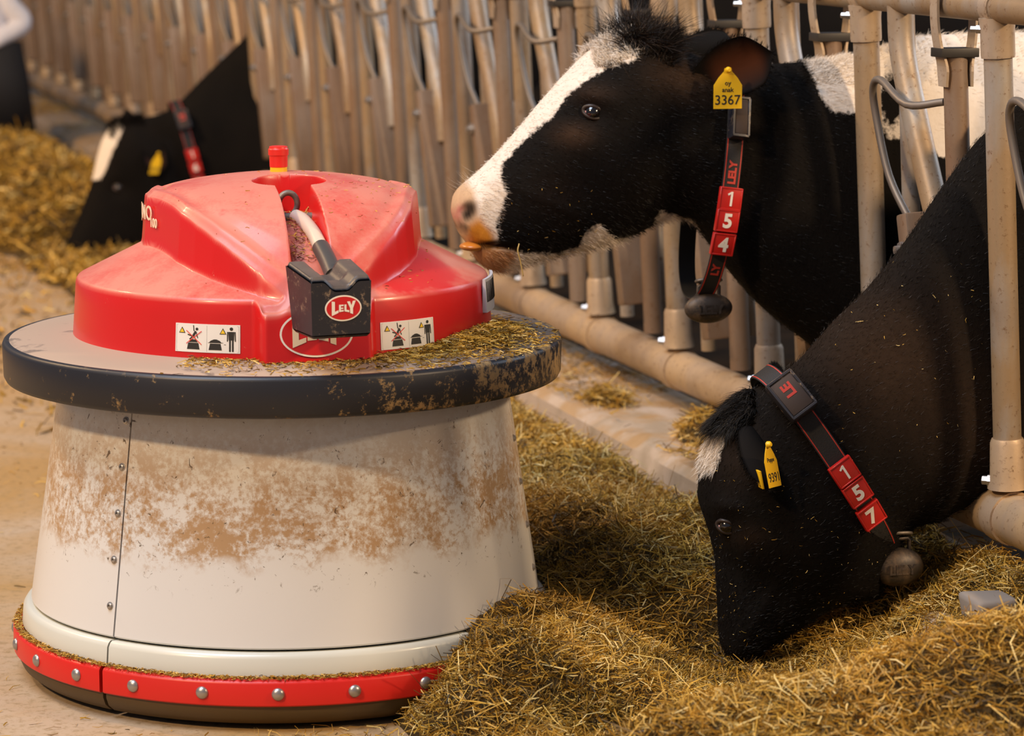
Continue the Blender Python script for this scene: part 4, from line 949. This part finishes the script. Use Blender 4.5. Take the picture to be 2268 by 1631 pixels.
# long fringe along the white back
ok = np.nonzero((px[:, 0] > 1775) & (px[:, 0] < 2300) & (np.abs(o) < .12) & (px[:, 1] < 190))[0]; i = r.choice(ok, 5000)
D = UP*.9-NAL*.7+r.normal(0, .25, (len(i), 3)); hair('mane_fringe', V[i], D, r.uniform(.008, .024, len(i)), np.full(len(i), .0012), COAT, cow1, {k_: v_[i] for k_, v_ in at.items()}, (0, 0, -.4), 12, 3, .2)
# ears
bp, bn_ = pick(V, N, px, o, 1545, 192)
Pe = P1+NEAR*.115; tipn = at_plane(1712, 118, P1+NEAR*.16, NEAR)
ear(cow1, bp-NEAR*.01, tipn, unit(UP*.9+NAL*.35), .064, unit(NEAR*.62+UP*-.75))
ear(cow1, at_plane(1500, 118, P1-NEAR*.05, NEAR), at_plane(1632, 112, P1-NEAR*.16, NEAR), UP, .048, unit(-NEAR*.4+UP*-.6), name='ear')
tgc = at_plane(1612, 196, P1+NEAR*.150, NEAR); ear_tag(cow1, tgc+UP*.0, -NAL*.99+NEAR*.05, UP, NEAR, .069, .094, '3367', ['oy', 'anak'])
mesh_obj('tongue', *ball(at_plane(1046, 546, P1+NEAR*.03, NEAR), (.030, .011, .036), np.array([-NAL, UP, NEAR]), 20), ORLIP, cow1)
collar(cow1, P1, (1612, 150), (1542, 660), .122, -.08, ['1', '5', '4'], [440, 488, 536], (262, .021, .050, False), (1569, 683), (.0600, .0360, .026), off=.055, word=[(385, 'LELY'), (598, 'LY')])
specks('cheek_specks', V, N, px, o, 34, 41, 'pale straw specks on the cheek of the white-blazed cow', (1100, 380, 1320, 580))
Vv, F, tn = straws(np.array([at_plane(1154, 578, P1+NEAR*.08, NEAR)]), np.array([.075]), np.array([.0022]), np.array([.85]), .1, 3, bend=.05, ang=np.array([0.])); 
sp_ = smooth_path([at_plane(1150, 540, P1+NEAR*.085, NEAR), at_plane(1147, 556, P1+NEAR*.09, NEAR), at_plane(1153, 580, P1+NEAR*.09, NEAR), at_plane(1159, 612, P1+NEAR*.088, NEAR)])
so = mesh_obj('straw_stalk', *tube(sp_, .0016, 6), plain('straw_yellow', (.62, .42, .12), .5)); tag(so, 'single straw stalk hanging from the lips of the white-blazed cow', 'straw')
# whiskers
r = np.random.default_rng(2); ok = np.nonzero((px[:, 0] < 1060) & (px[:, 1] < 430))[0]; i = r.choice(ok, 26); z = np.zeros(26)
hair('whisker', V[i], N[i]+NAL*.6+r.normal(0, .3, (26, 3)), r.uniform(.02, .04, 26), np.full(26, .0007), COAT, cow1, {'wsd': z+1, 'mz': z+.2, 'st': z, 'dk': z}, (0, 0, .2), 3, 3)

# ---- cow 2 (number 157), eating
P2 = FP(.14, 0, 0)
print('top', [at_plane(*q, P1, NEAR).round(2).tolist() for q in ((2110,76),(2250,70),(1880,122))], [at_plane(*q, P2, NEAR).round(2).tolist() for q in ((2280,222),(2095,410),(1620,1455))])
st2 = [('p', 1612, 1452, 1620, 1458, .022, 0), ('p', 1603, 1430, 1640, 1458, .050, 0), ('p', 1599, 1390, 1668, 1448, .070, 0), ('p', 1596, 1340, 1708, 1420, .080, 0), ('p', 1592, 1290, 1765, 1388, .084, 0), ('p', 1588, 1235, 1822, 1352, .090, .0),
       ('p', 1576, 1185, 1880, 1332, .105, .05), ('p', 1557, 1120, 1935, 1318, .118, .08), ('p', 1556, 1050, 1968, 1275, .124, .1), ('p', 1572, 985, 1985, 1228, .126, .1), ('p', 1610, 925, 1992, 1195, .122, .05), ('p', 1665, 872, 2002, 1178, .112, 0),
       ('p', 1722, 838, 2015, 1168, .108, -.05), ('p', 1778, 795, 2040, 1160, .110, -.1), ('p', 1850, 715, 2076, 1150, .120, -.15), ('p', 1930, 635, 2112, 1128, .122, -.15), ('p', 2010, 535, 2180, 1112, .115, -.15), ('p', 2095, 410, 2262, 1135, .108, -.15),
       ('p', 2185, 295, 2360, 1165, .105, -.15), ('p', 2300, 222, 2470, 1195, .125, -.15), ('m', .80, 1.33, .82, .50, .29, -.1), ('m', 1.2, 1.32, 1.2, .48, .34, 0), ('m', 1.7, 1.33, 1.7, .52, .32, 0), ('m', 2.1, 1.35, 2.05, .66, .27, 0), ('m', 2.3, 1.28, 2.25, .80, .16, 0), ('m', 2.36, 1.2, 2.33, .95, .05, 0)]
def marks2(x, y):
    w = poly_sd(x, y, [(1520, 920), (1600, 940), (1602, 975), (1594, 1005), (1584, 1040), (1520, 1050)])*S_
    g = lambda a, b, c, d: np.exp(-((x-a)/c)**2-((y-b)/d)**2)
    bn = g(1960, 790, 170, 150)*.55+g(1640, 1010, 50, 70)*.3+g(2150, 950, 120, 120)*.3+g(1660, 1190, 40, 25)*.3  # brown tint; on the neck it also paints highlights of the hair
    z = np.zeros(len(x)); return {'wsd': w, 'mz': z, 'st': z, 'dk': z, 'bn': np.clip(bn, 0, 1)}
bumps2 = [(1608, 1165, 36, 32, 0, -.012), (1600, 1120, 40, 18, 10, .012), (1640, 1130, 40, 60, 0, .005), (1800, 1200, 110, 110, 0, .012), (1700, 1300, 60, 60, 0, -.008), (1660, 1010, 60, 90, 0, .004), (1690, 1350, 70, 16, -60, .004)]
cow2, body2, V, N, px, o, at = make_cow('cow', 'black cow with collar 157, head down eating the hay', st2, P2, marks2, bumps2, None, nseg=200, step=.0045)
eye(cow2, V, N, px, o, 1608, 1168, .019, .011)
fur(cow2, V, N, px, o, at, 30000, unit(NAL*-.6+UP*.7), 32)
r = np.random.default_rng(18); ok = np.nonzero((px[:, 0] > 1580) & (px[:, 0] < 1675) & (px[:, 1] > 850) & (px[:, 1] < 965) & (np.abs(o) < .07))[0]; i = r.choice(ok, 4500)
z = np.zeros(len(i)); cl = np.stack([np.sin(V[i, 0]*90+V[i, 2]*60), np.cos(V[i, 1]*110), np.sin(V[i, 2]*90+V[i, 1]*90)], 1); D = NAL*.75+UP*.75+r.normal(0, .15, (len(i), 3))+cl*.3; hair('poll_tuft', V[i], D, r.uniform(.03, .058, len(i)), np.full(len(i), .0020), FUR, cow2, {'wsd': z-1, 'mz': z, 'st': z, 'dk': z}, (0, 0, -.95), 19, 6, .15)
ok = np.nonzero((at['wsd'] > -.004) & (px[:, 0] < 1600))[0]; i = r.choice(ok, 900); z = np.zeros(len(i)); hair('blaze_hair', V[i], NAL*.5-UP*.7+r.normal(0, .25, (len(i), 3)), r.uniform(.010, .025, len(i)), np.full(len(i), .0013), COAT, cow2, {'wsd': z+1, 'mz': z, 'st': z, 'dk': z}, (0, 0, -.2), 23, 3)
bp, bn_ = pick(V, N, px, o, 1655, 948)
ear(cow2, bp-NEAR*.006, at_plane(1708, 1085, P2+NEAR*.165, NEAR), unit(NAL*.8+UP*.3), .040, unit(NEAR*-.3+NAL*-.8))
ear(cow2, at_plane(1740, 850, P2-NEAR*.08, NEAR), at_plane(1700, 838, P2-NEAR*.17, NEAR), UP, .030, unit(-NEAR))
tc = at_plane(1708, 1030, P2+NEAR*.172, NEAR); tX = unit(-NAL*.80+NEAR*-.55); tY = unit(UP*.96+NAL*.20); tN = unit(np.cross(tX, tY)); 
if tN@NEAR < 0: tN = -tN
ear_tag(cow2, tc, tX*.72, tY, tN, .062, .098, '9391', ['Poppe'])
tc3 = at_plane(1683, 1062, P2+NEAR*.160, NEAR); mesh_obj('ear_tag', *box(tc3, unit(NAL)*.0025, tY*.020, NEAR*.012, .001), YEL, cow2)
collar(cow2, P2, (1692, 826), (1950, 1226), .124, -.05, ['1', '5', '7'], [1048, 1092, 1136], (884, .034, .050, True), (1988, 1256), (.0600, .0430, .034), off=.065, strapw=.024, word=[])
specks('forehead_specks', V, N, px, o, 150, 42, 'pale straw specks scattered on the head of the eating cow', (1560, 1000, 1960, 1440))
specks('neck_specks', V, N, px, o, 60, 43, 'pale dust specks on the neck of the eating cow', (1850, 560, 2200, 1000))

# ---- cow 3, far left
P3 = FP(8.04, 0, 0)
st3 = [('p', 148, 552, 160, 576, .030, 0), ('p', 150, 532, 182, 592, .06, 0), ('p', 168, 495, 235, 592, .072, 0), ('p', 188, 445, 300, 590, .082, 0), ('p', 205, 395, 350, 585, .088, 0), ('p', 216, 345, 390, 560, .10, .05), ('p', 232, 300, 410, 520, .118, .1),
       ('p', 262, 268, 425, 480, .122, .1), ('p', 305, 262, 440, 455, .115, 0), ('p', 355, 252, 450, 450, .108, -.05), ('p', 395, 228, 470, 455, .11, -.1), ('p', 450, 172, 520, 470, .13, -.2), ('p', 520, 105, 580, 490, .16, -.25), ('p', 590, 45, 640, 510, .19, -.25),
       ('m', .45, 1.30, .5, .55, .27, -.1), ('m', .9, 1.34, .9, .48, .32, 0), ('m', 1.5, 1.34, 1.5, .50, .33, 0), ('m', 2.0, 1.36, 2.0, .62, .28, 0), ('m', 2.25, 1.28, 2.2, .80, .16, 0), ('m', 2.3, 1.2, 2.3, .95, .05, 0)]
def marks3(x, y):
    w = poly_sd(x, y, [(205, 280), (262, 268), (272, 285), (262, 310), (245, 345), (232, 380), (222, 398), (190, 400)])/480.
    z = np.zeros(len(x)); return {'wsd': w, 'mz': z, 'st': z, 'dk': z}
cow3, b3, V, N, px, o, at = make_cow('cow', 'black cow with narrow white blaze feeding far behind the robot at left', st3, P3, marks3, [(262, 420, 22, 18, 0, -.012), (370, 480, 60, 60, 0, .01)], None, nseg=90, step=.012)
eye(cow3, V, N, px, o, 262, 420)
bp, bn_ = pick(V, N, px, o, 335, 300); ear(cow3, bp-NEAR*.01, at_plane(352, 385, P3+NEAR*.17, NEAR), NAL, .05, NEAR)
ear(cow3, at_plane(300, 275, P3-NEAR*.06, NEAR), at_plane(270, 262, P3-NEAR*.17, NEAR), UP, .04, -NEAR)
ear_tag(cow3, at_plane(346, 362, P3+NEAR*.19, NEAR), -NAL*.8, unit(UP*.95-NAL*.25), NEAR, .055, .10, '8204', [])
r = np.random.default_rng(28); ok = np.nonzero((px[:, 0] > 245) & (px[:, 0] < 320) & (px[:, 1] < 310) & (np.abs(o) < .07))[0]; i = r.choice(ok, 1200); z = np.zeros(len(i))
hair('poll_tuft', V[i], NAL*.3+UP*.8+r.normal(0, .3, (len(i), 3)), r.uniform(.03, .06, len(i)), np.full(len(i), .003), COAT, cow3, {'wsd': z-1, 'mz': z, 'st': z, 'dk': z}, (0, 0, -.5), 29, 4, .2)
collar(cow3, P3, (385, 225), (448, 470), .125, -.05, ['1', '6', '2'], [345, 372, 400], (268, .030, .045, True), (450, 490), (.055, .04, .03), off=.08, strapw=.024, word=[])

# ---- cows standing in the shed behind the fence
def shed_cow(t, d, wmark, label, yaw=0.0):
    P_ = FP(t, 0, 0); s0 = -d
    st = [('m', s0-.62, .62, s0-.60, .56, .03, 0), ('m', s0-.60, .72, s0-.50, .52, .07, 0), ('m', s0-.46, .92, s0-.28, .58, .09, 0), ('m', s0-.30, 1.08, s0-.10, .66, .12, .1), ('m', s0-.18, 1.16, s0+.02, .74, .115, 0), ('m', s0+.0, 1.18, s0+.12, .72, .11, -.1), ('m', s0+.25, 1.26, s0+.3, .62, .15, -.2),
          ('m', s0+.5, 1.36, s0+.5, .55, .22, -.2), ('m', s0+.9, 1.37, s0+.9, .50, .31, 0), ('m', s0+1.4, 1.36, s0+1.4, .50, .33, 0), ('m', s0+1.9, 1.38, s0+1.9, .62, .28, 0), ('m', s0+2.15, 1.30, s0+2.1, .80, .15, 0), ('m', s0+2.2, 1.2, s0+2.2, .95, .05, 0)]
    def mk(x, y):
        z = np.zeros(len(x)); w = (1180-x)*.002 if wmark > 0 else np.full(len(x), -1.)
        return {'wsd': w, 'mz': z, 'st': z, 'dk': z}
    c_, b_, V, N, px, o, at = make_cow('cow', label, st, P_, mk, [], None, legs=((s0+.6, .16), (s0+1.85, .16)), nseg=60, step=.02)
    bp, bn_ = pick(V, N, px, o, *proj(P_-NAL*(s0-.12)+UP*1.1)[0]); ear(c_, bp, bp+NEAR*.14-NAL*.05, UP, .045, NAL)
    ear(c_, bp-NEAR*.2, bp-NEAR*.34-NAL*.05, UP, .045, NAL)
    return c_
shed_cow(4.1, -.75, 1.3, 'pale cow standing behind the fence left of the white-blazed cow')
shed_cow(2.35, -.9, -.3, 'dark cow standing in the shed behind the head of the white-blazed cow')
shed_cow(3.2, -1.2, -.4, 'dark cow behind the fence above the white-blazed cow nose')
shed_cow(5.4, -1.0, -.4, 'dark cow behind the bars above the red dome, right of the knob')

# ---------------------------------------------------------------- person at the left edge
YP = 18.0
hip = at_y(-55, 95, YP); xc = hip[0]; wz = hip[2]; hem = at_y(80, 290, YP); px_right = at_y(50, 95, YP)[0]
person = empty('person', (xc, YP, 0)); tag(person, 'person in white shirt and long black skirt standing by the fence at far left', 'person')
sk = bpy.data.meshes.new('body'); k_ = wz/1.02
J = {'pel': (0, 0, .95), 'sp': (0, 0, 1.2), 'ch': (0, 0, 1.38), 'nk': (0, -.01, 1.50), 'hd': (0, -.02, 1.60), 'ht': (0, -.02, 1.72), 'sl': (-.18, 0, 1.42), 'sr': (.18, 0, 1.42), 'el': (-.30, .02, 1.15), 'er': (.34, .02, 1.16), 'wl': (-.26, -.18, 1.0), 'wr': (.14, -.16, 1.02),
     'hl': (-.09, 0, .9), 'hr': (.09, 0, .9), 'kl': (-.10, 0, .5), 'kr': (.10, 0, .5), 'al': (-.10, .02, .09), 'ar': (.10, .02, .09), 'tl': (-.12, -.15, .03), 'tr': (.12, -.15, .03)}
rad = {'pel': .13, 'sp': .12, 'ch': .13, 'nk': .055, 'hd': .085, 'ht': .075, 'sl': .065, 'sr': .065, 'el': .045, 'er': .045, 'wl': .03, 'wr': .03, 'hl': .085, 'hr': .085, 'kl': .06, 'kr': .06, 'al': .04, 'ar': .04, 'tl': .035, 'tr': .035}
E_ = [('pel', 'sp'), ('sp', 'ch'), ('ch', 'nk'), ('nk', 'hd'), ('hd', 'ht'), ('ch', 'sl'), ('ch', 'sr'), ('sl', 'el'), ('sr', 'er'), ('el', 'wl'), ('er', 'wr'), ('pel', 'hl'), ('pel', 'hr'), ('hl', 'kl'), ('hr', 'kr'), ('kl', 'al'), ('kr', 'ar'), ('al', 'tl'), ('ar', 'tr')]
keys = list(J)
sk.from_pydata([(xc+J[q][0]*k_, YP+J[q][1]*k_, J[q][2]*k_) for q in keys], [(keys.index(a), keys.index(b)) for a, b in E_], [])
bo = bpy.data.objects.new('body', sk); C.objects.link(bo); bo.parent = person; bo.matrix_parent_inverse = Matrix.Translation(-person.location)
SKIN = plain('skin', (.55, .30, .20), .5); sk.materials.append(SKIN)
mo = bo.modifiers.new('s', 'SKIN'); mo.use_smooth_shade = True
for q, v in zip(keys, sk.skin_vertices[0].data): v.radius = (rad[q]*k_, rad[q]*k_)
sk.skin_vertices[0].data[0].use_root = True
bo.modifiers.new('ss', 'SUBSURF').levels = 1
Wp = lambda x, y, z: np.array([xc+x*k_, YP+y*k_, z*k_])
SH = M('white_shirt', (.72, .72, .78), .7); SH.bump(SH.noise(20, 3), .5, .02); SH = SH.m
BLKC = plain('black_cloth', (.008, .008, .010), .75)
def oval_loft(rows, n=36, z_axis=True):
    V = []
    for (x, y, z, a, b) in rows:
        for k in range(n): V.append(Wp(x+a*cos(2*pi*k/n), y+b*sin(2*pi*k/n), z))
    return np.array(V), grid_faces(len(rows), n).tolist()
sh = [oval_loft([(0, 0, .99, .21, .15), (0, 0, 1.1, .24, .155), (0, 0, 1.3, .24, .16), (0, 0, 1.42, .19, .14), (0, 0, 1.49, .08, .08)])]
for s_ in (-1, 1):
    a, b, c = ('sl', 'el', 'wl') if s_ < 0 else ('sr', 'er', 'wr')
    pth = smooth_path([Wp(*J[a]), (Wp(*J[a])+Wp(*J[b]))/2, Wp(*J[b]), Wp(*J[b])*.06+Wp(*J[c])*.94], 6)
    sh.append(tube(pth, np.interp(np.linspace(0, 1, len(pth)), [0, .3, .66, 1], [.085, .085, .082, .055])*k_, 20))
mesh_obj('shirt', *join(sh), SH, person)
wr_ = (px_right-xc)/k_; hr_ = (hem[0]-xc)/k_
mesh_obj('skirt', *oval_loft([(0, 0, 1.03, wr_*.98, .15), (0, 0, .98, wr_, .16), (0, 0, .80, wr_*.6+hr_*.4, .2), (0, 0, hem[2]/k_, hr_, .24), (0, 0, hem[2]/k_+.003, hr_-.01, .23), (0, 0, .9, wr_*.8, .15)]), BLKC, person)
mesh_obj('hair', *ball(Wp(0, .01, 1.67), np.array([.095, .105, .10])*k_, None, 24), plain('dark_hair', (.02, .012, .008), .6), person)
for s_ in (-1, 1):
    mesh_obj('eye', *ball(Wp(s_*.032, -.10, 1.64), .010*k_, None, 12), EYE, person)
mesh_obj('nose', *ball(Wp(0, -.108, 1.60), np.array([.014, .02, .024])*k_, None, 12), SKIN, person)
mesh_obj('mouth', *ball(Wp(0, -.098, 1.555), np.array([.026, .010, .007])*k_, None, 12), plain('lip', (.4, .12, .1), .4), person)
for o_ in bpy.data.objects:
    if o_.type == 'MESH' and o_.name.startswith('t') and not o_.users_collection: bpy.data.objects.remove(o_)
